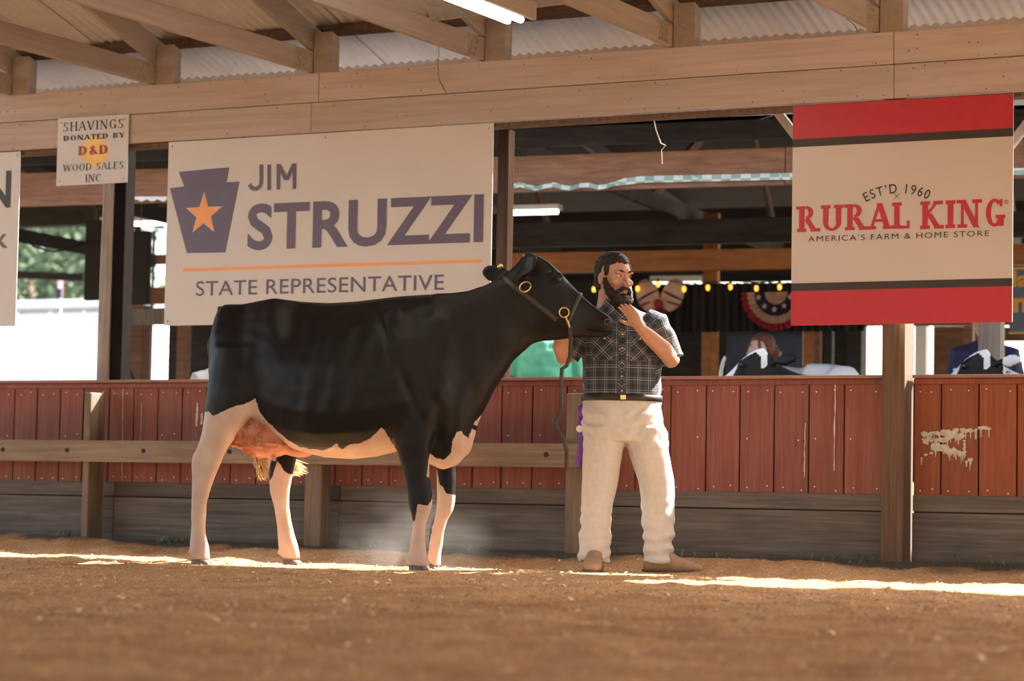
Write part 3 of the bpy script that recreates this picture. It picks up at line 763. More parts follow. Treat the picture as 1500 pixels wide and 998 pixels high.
# sign cut by the picture edge
t = thing('edge_sign', (-11.5, YS, 1.515), 'white sign cut off by the picture edge, with a black letter N', 'sign')
panel(-12.9, -10.824, 1.515, 2.716, MAT['signwhite'], t)
lettering('N', xz(-24, 306), xz(17, 250), Yt, MAT['signblack'], t, .02)
lettering('k', xz(-8, 364), xz(12, 333), Yt, MAT['greyletter'], t, .02)
m = MB(); m.tube([(-10.85, YS, 2.69), (-10.85, YS-.003, 2.69)], .005, 8); m.build('screw', MAT['greyletter'], t)

# ================================================================== BARN BEHIND
def seg(name, a, b, w, h, mat, label=None, cat=None, group=None, parent=None, up=(0, 0, 1), kind=None):
    m = MB(); m.bar(a, b, w, h, up); o = m.build(name, mat, parent); return tag(o, label, cat, group, kind)
YB = 16.6
# front header of the cattle barn: blackened plank over a rough brown one
z_hi = (atb(722, 180, YB).z+atb(722, 219, YB).z)/2; z_lo = atb(900, 250, YB).z
def bx(x): return YB+BK*(x+6)
t = thing('trim_2', (-9, bx(-9), 2.6), 'front header of the cattle barn, a black plank over a brown one', None, None, 'structure')
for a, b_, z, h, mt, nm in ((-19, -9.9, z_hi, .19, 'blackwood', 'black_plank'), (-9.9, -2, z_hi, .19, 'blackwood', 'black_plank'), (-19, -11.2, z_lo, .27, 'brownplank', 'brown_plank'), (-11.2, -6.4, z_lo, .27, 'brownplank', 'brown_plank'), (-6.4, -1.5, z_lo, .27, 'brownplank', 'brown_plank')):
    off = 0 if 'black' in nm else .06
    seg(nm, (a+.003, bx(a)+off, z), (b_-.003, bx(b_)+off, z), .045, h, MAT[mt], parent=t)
# plastic table cover stapled under the brown plank
def mat_gingham():
    m, nt, b = newmat('green_gingham_plastic')
    mp = coords(nt, (1, 1, 1), False); ck = N(nt, 'ShaderNodeTexChecker', Scale=14.0); nt.links.new(mp.outputs[0], ck.inputs[0])
    ck.inputs[1].default_value = (.62, .7, .66, 1); ck.inputs[2].default_value = (.28, .42, .33, 1)
    nt.links.new(ck.outputs[0], b.inputs['Base Color']); b.inputs['Roughness'].default_value = .4
    return m
m = MB(); n = 60; top = []; bot = []
for i in range(n):
    px = 748+(1500-748)*i/(n-1); yt = 264 - 6*min(1, max(0, (px-900)/40)) + .003*(px-900); yb = (277 if px < 870 else 277-9*min(1, (px-870)/70)) - max(0, px-940)*.021 + 3*math.sin(px*.13)*(px < 900)
    yt = yb-(7 if px < 905 else 10)
    A = atb(px, yt, YB+.02); B_ = atb(px, yb, YB+.02); w = .012*math.sin(px*.11)
    top.append((A.x, A.y, A.z)); bot.append((B_.x, B_.y-.01+w, B_.z))
m.add(top+bot, [(i, i+1, n+i+1, n+i) for i in range(n-1)]); m.v += [(x, y+.003, z) for x, y, z in m.v]; m.f += [tuple(2*n+i for i in f)[::-1] for f in m.f]
tag(m.build('table_cover', mat_gingham()), 'strip of green and white checked plastic under the brown plank', 'table cover')
m = MB(); n = 24; top = []; bot = []
for i in range(n):
    px = 176+(245-176)*i/(n-1); A = atb(px, 288, YB+.02); B_ = atb(px, 294+1.5*math.sin(px*.4), YB+.02); top.append(tuple(A)); bot.append((B_.x, B_.y-.01, B_.z))
m.add(top+bot, [(i, i+1, n+i+1, n+i) for i in range(n-1)]); m.v += [(x, y+.003, z) for x, y, z in m.v]; m.f += [tuple(2*n+i for i in f)[::-1] for f in m.f]
tag(m.build('table_cover', MAT['white']), 'scrap of white plastic under the brown plank beside the pole', 'table cover')

# roof, trusses, back of the barn
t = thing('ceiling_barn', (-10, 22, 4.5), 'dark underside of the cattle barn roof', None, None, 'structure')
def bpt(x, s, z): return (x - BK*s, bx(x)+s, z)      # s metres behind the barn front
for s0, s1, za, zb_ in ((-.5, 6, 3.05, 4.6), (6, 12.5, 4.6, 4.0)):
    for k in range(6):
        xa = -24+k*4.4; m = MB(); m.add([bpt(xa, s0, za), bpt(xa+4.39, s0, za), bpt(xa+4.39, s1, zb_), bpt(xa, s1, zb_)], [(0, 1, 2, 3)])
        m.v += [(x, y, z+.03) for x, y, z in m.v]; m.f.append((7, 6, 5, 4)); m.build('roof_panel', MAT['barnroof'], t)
for i, x in enumerate((-18, -15.6, -13.2, -10.8, -8.4, -6.0, -3.6, -1.2)):
    tr = thing('barn_truss', bpt(x, 6, 3), ['dark barn truss number seen deep in the shade'][0], 'roof truss', 'dark trusses inside the cattle barn')
    tr['label'] = 'dark wooden truss in the shaded barn roof, %s from the left' % ('first', 'second', 'third', 'fourth', 'fifth', 'sixth', 'seventh', 'eighth')[i]
    seg('bottom_chord', bpt(x, .1, 2.98), bpt(x, 7.5, 2.98), .045, .14, MAT['blackwood'], parent=tr)
    seg('top_chord', bpt(x, 0, 3.1), bpt(x, 6, 4.5), .045, .14, MAT['blackwood'], parent=tr)
    seg('top_chord', bpt(x, 6, 4.5), bpt(x, 12, 3.95), .045, .14, MAT['blackwood'], parent=tr)
    seg('web', bpt(x, 3.2, 3.0), bpt(x, 6, 4.4), .04, .09, MAT['post'], parent=tr)
    seg('web', bpt(x, 7.4, 3.0), bpt(x, 6, 4.4), .04, .09, MAT['post'], parent=tr)
# orange tie beam and dark lintel over the stalls
YO = 20.6
za = atb(1000, 382, YO).z; zh = (atb(1000, 368, YO).z-atb(1000, 398, YO).z)
def box_(x, Y): return Y+BK*(x+6)
seg('tie_beam', (-10.5, box_(-10.5, YO), za), (-1.5, box_(-1.5, YO), za), .1, zh, MAT['orangebeam'], 'orange-stained timber beam across the barn behind the man', 'beam')
za2 = atb(1000, 345, YO).z
seg('tie_beam', (-12.5, box_(-12.5, YO), za2+.03), (-1.5, box_(-1.5, YO), za2+.03), .08, .22, MAT['blackwood'], 'dark timber above the orange-stained beam in the barn', 'beam')
# back wall of the barn with gaps to the bright yard
YW = 26.0
def wpanel(px0, py0, px1, py1, Y, mat, name, label=None, cat=None, th=.05, kind=None, parent=None):
    A = atb(px0, py1, Y); B_ = atb(px1, py0, Y); m = MB()
    m.add([(A.x, A.y, A.z), (B_.x, B_.y, A.z), (B_.x, B_.y, B_.z), (A.x, A.y, B_.z)], [(0, 1, 2, 3)])
    m.v += [(x, y+th, z) for x, y, z in m.v]; m.f += [(7, 6, 5, 4), (0, 4, 5, 1), (1, 5, 6, 2), (2, 6, 7, 3), (3, 7, 4, 0)]
    return tag(m.build(name, mat, parent), label, cat, None, kind)
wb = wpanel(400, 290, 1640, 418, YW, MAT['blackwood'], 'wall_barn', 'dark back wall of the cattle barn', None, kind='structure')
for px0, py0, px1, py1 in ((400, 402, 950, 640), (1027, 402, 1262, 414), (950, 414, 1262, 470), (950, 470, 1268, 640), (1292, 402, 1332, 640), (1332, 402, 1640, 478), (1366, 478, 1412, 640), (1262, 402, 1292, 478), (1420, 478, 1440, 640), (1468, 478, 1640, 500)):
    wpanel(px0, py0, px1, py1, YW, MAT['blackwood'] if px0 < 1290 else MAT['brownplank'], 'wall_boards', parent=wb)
for px in (1036, 1046):
    A = atb(px, 470, YO+.5); seg('stall_post', (A.x, A.y, .03), (A.x, A.y, 3.0), .08, .06, MAT['orangebeam'], 'slim tan stall post %s the white window strip' % ('just right of' if px < 1040 else 'second to the right of'), 'post', None, None, (0, 1, 0))
# blue board wall and tan stall uprights
wpanel(1062, 484, 1176, 640, 21.4, plain('slate_blue_boards', (.05, .075, .13), .6, noise_amt=.2), 'stall_partition', 'slate-blue stall partition behind the red-haired girl', 'partition')
for px, w, mt, lab in ((1186, .09, 'orangebeam', 'tan stall upright right of the blue partition'), (1199, .05, 'brownplank', 'thin tan stall upright between blue partition and dark post'), (1215, .07, 'blackwood', 'dark narrow stall upright near the white cow back'), (1255, .13, 'blackwood', 'thick dark stall post beside the bright gap'), (1351, .1, 'white', 'pale stall upright right of the tall brown post'), (1420, .08, 'brownplank', 'brown stall upright behind the cow with the raised ear')):
    A = atb(px, 500, 21.2); seg('stall_upright', (A.x, A.y, .03), (A.x, A.y, atb(px, 478, 21.2).z), w, w, MAT[mt], lab, 'post', None, None, (0, 1, 0))
seg('stall_post', tuple(atb(1452, 560, 18.2))[:2]+(.03,), tuple(atb(1452, 560, 18.2))[:2]+(2.9,), .17, .12, MAT['pole'], 'grey grooved post in front of the person with the number bib', 'post', None, None, (0, 1, 0))
# black pleated curtain with bunting and a string of amber bulbs
YC = 21.0
A = atb(926, 417, YC); B_ = atb(1268, 414, YC); zb0 = atb(1100, 486, YC).z
m = MB(); n = 160; top = []; bot = []
for i in range(n):
    t_ = i/(n-1); x = A.x+(B_.x-A.x)*t_; y = A.y+(B_.y-A.y)*t_ + .03*math.sin(i*1.1)+.012*math.sin(i*.37)
    top.append((x, y, A.z)); bot.append((x, y+.01*math.sin(i*.5), zb0))
m.add(top+bot, [(i, i+1, n+i+1, n+i) for i in range(n-1)])
cur = m.build('curtain', MAT['black'], None, True); tag(cur, 'black pleated curtain hung below the orange-stained beam', 'curtain')
wpanel(952, 403.5, 1026, 413, YW-.3, MAT['white'], 'painted_daylight_strip', 'white strip panel standing in for daylight above the black curtain', 'panel')  # white paint in place of daylight through an opening
def fan(px, py, R, name, label):
    c = atb(px, py, YC-.12); t = thing(name, (c.x, c.y, c.z-R), label, 'bunting')
    cols = [(.32, .62, 'bunting_blue'), (.62, .82, 'bunting_cream'), (.82, 1.0, 'bunting_red'), (0, .32, 'bunting_cream')]
    n = 36
    for r0, r1, mt in cols:
        m = MB(); a = []; b_ = []
        for i in range(n+1):
            an = PI+PI*i/n; dy = .025*(1 if i % 2 else -1)
            a.append((c.x+R*r0*math.cos(an), c.y+dy*r0, c.z+R*r0*math.sin(an)*1.02)); b_.append((c.x+R*r1*math.cos(an), c.y+dy*r1, c.z+R*r1*math.sin(an)*1.02))
        m.add(a+b_, [(i, i+1, n+2+i, n+1+i) for i in range(n)]); m.build({'bunting_blue': 'blue_band', 'bunting_cream': 'cream_band', 'bunting_red': 'red_band'}[mt], MAT[mt], t)
    for k in range(5):
        an = PI+PI*(k+.5)/5; star(c.x+R*.47*math.cos(an), c.z+R*.47*math.sin(an), .032, .013, c.y-.045, MAT['bunting_cream'], t)
for nm, c in (('bunting_blue', (.02, .022, .06)), ('bunting_cream', (.5, .36, .27)), ('bunting_red', (.3, .025, .035))): MAT[nm] = plain(nm, c, .8, noise_amt=.15)
fan(1137, 428, .335, 'bunting_fan', 'red cream and blue pleated bunting fan beside the store sign')
def bow(px, py, label):
    c = atb(px, py, YC-.12); t = thing('bunting_bow', tuple(c), label, 'bunting')
    for s in (-1, 1):
        for mt, dz, rx, rz_, ry in (('bunting_cream', 0, .11, .16, .035), ('bunting_blue', .0, .112, .022, .04), ('bunting_red', -.07, .09, .02, .037)):
            m = MB(); m.ell((c.x+s*.12, c.y, c.z+.08+dz), (rx, ry, rz_), Matrix.Rotation(s*(.45 if dz == 0 else .3), 3, 'Y')); m.build('loop', MAT[mt], t, True)
        m = MB(); m.tube([(c.x, c.y, c.z-.02), (c.x+s*.07, c.y-.03, c.z-.12), (c.x+s*.1, c.y-.02, c.z-.24)], [(.03, .015), (.05, .015), (.06, .01)], 8); m.build('tail', MAT['bunting_red'], t, True)
    m = MB(); m.ell((c.x, c.y-.05, c.z), (.04, .035, .045)); m.build('knot', MAT['bunting_red'], t, True)
bow(967, 446, 'gathered cream and dark red bunting bow right of the man')
# bulbs
bul = thing('string_lights', tuple(atb(1020, 416, YC-.1)), 'string of small amber bulbs along the top of the black curtain', 'string lights')
pts = []
for i, (px, py) in enumerate(((870, 424), (934, 423), (964, 416.5), (1002, 423.5), (1037, 421.5), (1070, 420.5), (1108, 422.5), (1142, 420.5))):
    p = atb(px, py, YC-.16); pts += [(p.x, p.y, p.z+.05)]
    m = MB(); m.ell(p, (.02, .02, .03), None, 10, 7); m.build('bulb', MAT['bulb'], bul, True)
    m = MB(); m.tube([(p.x, p.y, p.z+.025), (p.x, p.y, p.z+.05)], .012, 8); m.build('socket', MAT['black'], bul)
m = MB(); m.tube(pts, .004, 6); m.build('cable', MAT['black'], bul)
# far fluorescent fixtures
for px0, px1, py, Y, lab in ((748, 821, 313, 20.0, 'lit fluorescent tube hanging in the dark barn right of the campaign sign'), (178, 246, 330, 20.5, 'lit fluorescent tube in the barn between the pole and the campaign sign')):
    A = atb(px0, py, Y); B_ = atb(px1, py-1, Y); t = thing('fluorescent_light', tuple((A+B_)/2), lab, 'ceiling light')
    if px0 < 400: A = atb(150, py, Y); B_ = atb(262, py-2, Y)
    m = MB(); m.bar((A.x, A.y, A.z+.045), (B_.x, B_.y, A.z+.045), .12, .05); m.build('housing', MAT['white'], t)
    m = MB(); m.tube([(A.x+(B_.x-A.x)*k/6, A.y-.05+(B_.y-A.y)*k/6, A.z) for k in range(7)], .022, 8); m.build('tube', MAT['tube2'], t, True)
    for k in (.2, .8):
        x = A.x+(B_.x-A.x)*k; y = A.y+(B_.y-A.y)*k; m = MB(); m.tube([(x, y, A.z+.06), (x, y, A.z+1.1)], .004, 5); m.build('hanger', MAT['wire'], t)
# gold-lettered board at the picture edge
A = atb(1478, 489, 20.0); B_ = atb(1590, 390, 20.0)
t = thing('stall_sign', (A.x, A.y, A.z), 'slate-blue stall sign with gold lettering at the picture edge', 'sign')
Ym = min(A.y, B_.y)
m = MB(); m.box(A.x, B_.x, Ym, Ym+.04, A.z, B_.z, .004); m.build('board', MAT['signblue'], t)
for z0, z1 in ((A.z, A.z+.012), (B_.z-.02, B_.z)):
    m = MB(); m.box(A.x, B_.x, Ym-.006, Ym, z0, z1); m.build('rim', MAT['gold'], t)
def sxz(px, py): p = at(px, py, Ym-.004); return (p.x, p.z)
lettering('la', sxz(1481, 421), sxz(1512, 396), Ym-.004, MAT['gold'], t, .04); lettering('m', sxz(1484, 458), sxz(1518, 436), Ym-.004, MAT['gold'], t, .04)

# ---- left side: hanging black panels, far gate, trailer, trees, flag
def hung(px0, py0, px1, py1, Y, label):
    A = at(px0, py1, Y); B_ = at(px1, py0, Y); t = thing('hung_board', (A.x, Y, A.z), label, 'screen')
    m = MB(); m.box(A.x, B_.x, Y, Y+.06, A.z, B_.z, .005); m.build('panel', MAT['black'], t)
    for x in (A.x+.1, B_.x-.1):
        m = MB(); m.tube([(x, Y+.03, B_.z-.01), (x, Y+.03, B_.z+.75)], .004, 5); m.build('hanger', MAT['wire'], t)
hung(122, 322, 148, 440, 18.5, 'black hanging panel left of the weathered pole')
hung(172, 338, 217, 447, 18.2, 'black hanging panel right of the weathered pole')
wl = wpanel(-200, 250, 245, 338, 27.0, MAT['blackwood'], 'wall_barn_left', 'dark gable boards at the back of the barn left', None, kind='structure')
wpanel(215, 338, 225, 640, 27.0, MAT['blackwood'], 'wall_post', parent=wl); wpanel(252, 338, 420, 640, 27.0, MAT['blackwood'], 'wall_boards', parent=wl); wpanel(217, 372, 252, 388, 27.0, MAT['brownplank'], 'wall_boards', parent=wl)
wpanel(217, 420, 252, 446, 27.0, MAT['brownplank'], 'wall_boards', parent=wl)
seg('gate_bar', tuple(at(10, 402, 26.0)), tuple(at(125, 407, 26.0)), .1, .1, MAT['blackwood'], 'dark horizontal bar across the far left opening', 'bar')
for px, w, mt, lab in ((190, .12, 'blackwood', 'dark stall post between the hanging panel and fence'), (206, .14, 'brownplank', 'broad tan stall board post under the black hanging panel'), (258, .1, 'blackwood', 'dark stall post under the campaign sign corner'), (270, .1, 'brownplank', 'brown stall post close to the cow rump')):
    A = at(px, 480, 19.5); seg('stall_upright', (A.x, A.y, .03), (A.x, A.y, at(px, 448, 19.5).z), w, w, MAT[mt], lab, 'post', None, None, (0, 1, 0))
A = at(183, 465, 19.4); B_ = at(262, 470, 19.4); seg('stall_board', (A.x, A.y, A.z), (B_.x, B_.y, A.z), .03, .16, MAT['pole'], 'grey stall board under the campaign sign corner', 'board')
m = MB(); m.tube([at(26, 338, 17.5), at(50, 362, 17.5), at(80, 369, 17.5), at(110, 362, 18.2), at(126, 354, 18.49)], .008, 6); tag(m.build('sagging_cable', MAT['black']), 'black cable sagging across the far left opening', 'cable')
m = MB(); m.tube([at(190, 468, 19.36), at(178, 490, 19.3), at(176, 515, 19.2), at(184, 532, 19.2), at(193, 550, 19.2), at(201, 566, 19.2), at(205, 640, 19.2)], .012, 6); tag(m.build('hose', MAT['black']), 'black hose hanging beside the pole behind the fence', 'hose')
# trailer
t = thing('livestock_trailer', tuple(at(60, 560, 33.0))[:2]+(.03,), 'long white livestock trailer in the sun beyond the barn', 'trailer')
A = at(-160, 462, 33.0); B_ = at(225, 470, 33.0); zt = A.z
m = MB(); m.box(A.x, B_.x, 33.0, 35.4, .55, zt, .03); m.build('body', MAT['white'], t)
m = MB(); m.box(A.x-.05, B_.x+.05, 32.95, 35.45, zt+.04, zt+.2, .05); m.build('roof', MAT['white'], t)
m = MB(); m.box(A.x-.02, B_.x+.02, 32.97, 35.43, zt, zt+.04); m.build('gutter', plain('grey_trim', (.3, .3, .31), .5), t)
for i in range(9):
    x = A.x+(B_.x-A.x)*i/8; m = MB(); m.box(x-.03, x+.03, 32.97, 33.0, .55, zt); m.build('rib', MAT['white'], t)
for x in (A.x+1.0, A.x+1.9):
    m = MB(); m.tube([(x, 32.95, .4), (x, 33.2, .4)], .37, 18); m.build('wheel', MAT['black'], t, True)
# flag
t = thing('flag', tuple(at(88, 446, 31.0)), 'small striped flag hanging above the white trailer', 'flag')
p = at(92, 470, 31.0); p.z = 0.03; q_ = at(90, 405, 31.0); m = MB(); m.tube([p, q_], .012, 6); m.build('pole', MAT['white'], t)
for k in range(5):
    A = at(84+k*2.2, 409+k*.5, 31.0); B_ = at(84+k*2.0, 441-k*1.5, 31.0); m = MB(); m.bar(A, B_, .02, .012, (0, 1, 0)); m.build('stripe', MAT['bunting_red'] if k % 2 == 0 else MAT['white'], t)
A = at(83, 428, 30.98); m = MB(); m.box(A.x, A.x+.1, 30.97, 30.98, A.z-.1, A.z+.05); m.build('canton', MAT['bunting_blue'], t)
# trees beyond
def leaf_tree(px, py, Y, R, H, label, seed, dens=1500, col=(.07, .11, .045)):
    rnd = random.Random(seed); c = at(px, py, Y); t = thing('tree', (c.x, c.y, .03), label, 'tree', 'trees beyond the trailer')
    m = MB(); m.tube([(c.x, c.y, .0), (c.x+.1, c.y, c.z*.5), (c.x, c.y, c.z)], [.25, .18, .08], 8); m.build('trunk', MAT['post'], t, True)
    m = MB()
    for i in range(dens):
        u = rnd.gauss(0, .45), rnd.gauss(0, .45), rnd.gauss(0, .42); p = Vector((c.x+u[0]*R, c.y+u[1]*R, max(1.0, c.z+u[2]*H))); s = rnd.uniform(.08, .2)
        a = Vector((rnd.uniform(-1, 1), rnd.uniform(-1, 1), rnd.uniform(-1, 1))).normalized(); b_ = a.orthogonal().normalized()
        m.add([p-a*s, p+b_*s*.5, p+a*s, p-b_*s*.5], [(0, 1, 2, 3)])
    tag(m.build('foliage', plain('leaf_green', tuple(c*.8+.01 for c in col), .6, noise_amt=.35, nscale=1.5), t), None, None, None, 'stuff')
for i, (px, py, Y, R, H, lab) in enumerate(((45, 395, 50, 2.2, 3.2, 'dark green tree nearest the edge sign, beyond the trailer'), (88, 380, 54, 2.4, 3.6, 'tall dark tree behind the flag'), (128, 395, 52, 2.0, 3.0, 'green tree hidden partly by the pole'), (0, 400, 58, 3, 3, 'pale green tree behind the edge sign'))):
    leaf_tree(px, py, Y, R, H, lab, 20+i, 1500, (.07+.03*(i % 2), .12+.03*(i % 2), .05))

# ================================================================== CATTLE
# local frame of a cow: x towards the head, y to its left, z up; the near (right) side is y < 0.
CS = 263.0; CC = math.cos(math.radians(15))*CS; SS = math.sin(math.radians(15))*CS
def LX(px, y=0.0): return (px-324-SS*y)/CC
def LZ(py): return (829-py)/CS
PROF = [(0, 0), (.015, .34), (.06, .62), (.15, .85), (.28, .97), (.42, 1.0), (.56, .96), (.70, .85), (.82, .68), (.91, .48), (.97, .28), (.995, .1), (1, 0)]
def body_ring(x0, z0, x1, z1, w, n=13, top=1.0):
    """ring through bottom point (x0,z0) and top point (x1,z1), half width w"""
    L = []; R_ = []
    for t, k in PROF:
        x = x0+(x1-x0)*t; z = z0+(z1-z0)*t; kk = k if t < .5 else 1-(1-k)*top
        if t in (0, 1): kk = 0.02
        L.append(Vector((x, w*kk, z))); R_.append(Vector((x, -w*kk, z)))
    return L + R_[::-1]
def cow_parts(ears=True, udder=True):
    mb = MB()
    # torso (pixel columns of the median plane: px, top, bottom, half width)
    T = [(309, 452, 545, .11), (314, 442, 575, .17), (325, 435, 600, .215), (350, 434, 612, .245), (380, 430, 620, .262), (408, 427, 640, .275), (440, 431, 655, .315), (480, 433, 663, .35), (520, 431, 665, .36), (555, 427, 661, .35), (590, 423, 652, .32), (622, 421, 642, .275), (650, 420, 640, .235), (672, 420, 655, .19), (690, 424, 650, .13), (699, 440, 630, .07)]
    mb.loft([body_ring(LX(px), LZ(b), LX(px), LZ(t), w, top=1-.5*math.exp(-((px-402)/26)**2)-.25*math.exp(-((px-325)/14)**2)) for px, t, b, w in T])
    # neck
    Nk = [((640, 420), (672, 672), .17), ((668, 419), (693, 655), .15), ((690, 416), (705, 610), .118), ((712, 408), (728, 560), .10), ((734, 395), (754, 517), .092), ((752, 379), (780, 492), .085), ((764, 364), (796, 487), .078)]
    mb.loft([body_ring(LX(b[0]), LZ(b[1]), LX(t[0]), LZ(t[1]), w, top=.55) for t, b, w in Nk])
    # head
    H = [((758, 372), (778, 486), .06), ((768, 357), (793, 488), .085), ((784, 362), (806, 487), .098), ((800, 371), (820, 485), .108), ((815, 384), (834, 483), .104), ((831, 402), (847, 482), .078), ((849, 420), (858, 481), .064), ((865, 434), (868, 481), .060), ((879, 444), (878, 481), .064), ((887, 449), (887, 479), .060), ((892, 454), (892, 474), .045), ((894, 459), (894, 468), .025)]
    mb.loft([body_ring(LX(b[0]), LZ(b[1]), LX(t[0]), LZ(t[1]), w, top=.35) for t, b, w in H])
    for s in (-1, 1):
        # brow, hooks, pins, shoulder blade, stifle
        mb.ell((LX(812), s*.098, LZ(394)), (.045, .022, .03))
        mb.ell((LX(884), s*.032, LZ(462)), (.018, .026, .022))
        mb.ell((LX(610), s*.175, LZ(520)), (.12, .075, .30), Matrix.Rotation(-.25, 3, 'Y'))
        mb.ell((LX(650), s*.165, LZ(560)), (.11, .075, .15))
        mb.ell((LX(372), s*.165, LZ(535)), (.16, .095, .27), Matrix.Rotation(.2, 3, 'Y'))
    # brisket keel between the forelegs
    mb.loft([body_ring(LX(px), LZ(b), LX(px), LZ(t), w) for px, t, b, w in ((606, 560, 655, .13), (632, 560, 668, .15), (655, 560, 679, .135), (676, 570, 672, .11), (690, 580, 654, .075), (700, 592, 625, .035))])
    # legs: rows of (py, rear px, front px, y, half width)
    def leg(rows):
        rr = []
        for py, a, b, y, w in rows:
            x0, x1 = LX(a, y), LX(b, y); rr.append(ring(((x0+x1)/2, y, LZ(py)), (x1-x0)/2, w, 16, 2.2))
        mb.loft(rr)
    leg([(500, 312, 400, -.17, .09), (540, 306, 398, -.185, .105), (575, 303, 390, -.195, .105), (605, 300, 372, -.20, .09), (630, 297, 352, -.20, .075), (650, 291, 337, -.20, .06), (664, 283, 330, -.20, .05), (678, 281, 325, -.20, .045), (694, 283, 318, -.20, .042), (712, 283, 312, -.20, .038), (735, 283, 306, -.20, .034), (763, 284, 305, -.20, .033), (783, 283, 306, -.20, .037), (798, 282, 311, -.20, .045), (808, 284, 312, -.20, .045), (818, 287, 313, -.20, .047)])
    leg([(500, 345, 425, .17, .09), (560, 352, 430, .19, .10), (605, 368, 434, .20, .085), (630, 378, 436, .20, .07), (650, 385, 434, .20, .058), (668, 386, 430, .20, .05), (690, 388, 425, .20, .043), (715, 391, 421, .20, .038), (735, 397, 421, .20, .034), (755, 402, 424, .20, .033), (778, 404, 430, .20, .037), (796, 406, 436, .20, .044), (806, 409, 438, .20, .045), (816, 414, 440, .20, .047)])
    leg([(540, 585, 660, -.16, .08), (590, 583, 652, -.17, .085), (618, 583, 645, -.17, .075), (647, 588, 639, -.17, .062), (676, 597, 637, -.17, .05), (700, 604, 639, -.17, .043), (716, 607, 643, -.17, .043), (730, 608, 643, -.17, .043), (744, 612, 639, -.17, .036), (758, 615, 634, -.17, .031), (778, 613, 633, -.17, .031), (796, 610, 635, -.17, .038), (806, 609, 637, -.17, .043), (820, 612, 638, -.17, .045)])
    leg([(540, 600, 680, .14, .08), (590, 612, 680, .15, .085), (640, 636, 678, .15, .065), (676, 645, 673, .15, .05), (700, 646, 674, .15, .045), (722, 646, 674, .15, .044), (738, 646, 671, .15, .042), (752, 641, 663, .15, .034), (770, 636, 658, .15, .031), (786, 635, 657, .15, .033), (800, 636, 654, .15, .04), (810, 637, 653, .15, .042), (820, 639, 654, .15, .044)])
    for a, y in ((283, -.20), (407, .20), (608, -.17), (636, .15)):     # dew claws
        for s in (-1, 1): mb.ell((LX(a+2, y), y+s*.022, LZ(807)), (.016, .012, .018))
    if ears:
        ear(mb, (LX(758, -.09), -.085, LZ(392)), (LX(768, -.2), -.175, LZ(366)), (-1, -.6, .1))
        ear(mb, (LX(752, .07), .07, LZ(390)), (LX(710, .2), .19, LZ(384)), (.25, -1, -.25))
    return mb
def ear(mb, a, b, face):
    a = Vector(a); b = Vector(b); d = (b-a); L = d.length; d.normalize(); f = Vector(face); f = (f-d*f.dot(d)).normalized(); s = d.cross(f)
    rings = []
    for t, w in ((-.15, .022), (.08, .028), (.3, .05), (.55, .06), (.78, .05), (.93, .028), (1.0, .01)):
        c = a+d*(L*t); r = []
        for k in range(14):
            q = 2*PI*k/14; u_ = math.cos(q)*w; v_ = math.sin(q)*.014
            v_ -= .018*(1-(u_/max(w, 1e-4))**2)*min(1, max(0, t*3))*(1-t*.5)       # cupped
            r.append(c+s*u_+f*v_)
        rings.append(r)
    mb.loft(rings)
WHITE_NEAR = [
    [(285, 600), (308, 599), (315, 605), (322, 603), (334, 597), (346, 592), (362, 587), (378, 579), (384, 598), (396, 612), (411, 626), (428, 640), (444, 648), (462, 652), (480, 653), (492, 650), (501, 643), (504, 649), (509, 651), (520, 645), (536, 642), (545, 638), (552, 634), (560, 627), (568, 619), (576, 630), (584, 645), (592, 660), (596, 690), (560, 720), (470, 700), (440, 668), (380, 690), (330, 900), (270, 900), (270, 690)],
    [(607, 757), (614, 757), (618, 753), (620, 740), (622, 729), (626, 730), (637, 731), (643, 720), (660, 720), (655, 900), (600, 900)],
    [(682, 621), (675, 624), (672, 632), (669, 637), (668, 653), (662, 660), (657, 664), (645, 662), (637, 655), (634, 690), (712, 700), (712, 626), (697, 618), (692, 632), (687, 629)],
    [(699, 612), (704, 603), (712, 596), (712, 606), (703, 614)]]
WHITE_FAR = [
    [(375, 600), (396, 640), (397, 655), (392, 672), (386, 694), (391, 698), (396, 690), (402, 668), (407, 674), (413, 683), (420, 688), (428, 689), (436, 640), (460, 650), (480, 653), (501, 644), (536, 642), (568, 620), (596, 660), (600, 690), (450, 700), (446, 900), (380, 900), (360, 700)],
    [(644, 676), (648, 690), (650, 700), (655, 704), (660, 712), (676, 716), (690, 720), (690, 900), (620, 900), (640, 765), (645, 745), (647, 720), (646, 700)],
    [(682, 621), (669, 637), (657, 664), (637, 655), (636, 668), (712, 672), (712, 626)]]
def main_pattern(co):
    PX = 324 + co[:, 0]*CC + co[:, 1]*SS; PY = 829 - co[:, 2]*CS
    near = np.minimum.reduce([sdpoly(p, PX, PY) for p in WHITE_NEAR]); far = np.minimum.reduce([sdpoly(p, PX, PY) for p in WHITE_FAR])
    d = np.where(co[:, 1] < .02, near, far)
    return -d/CS                        # metres, positive inside white
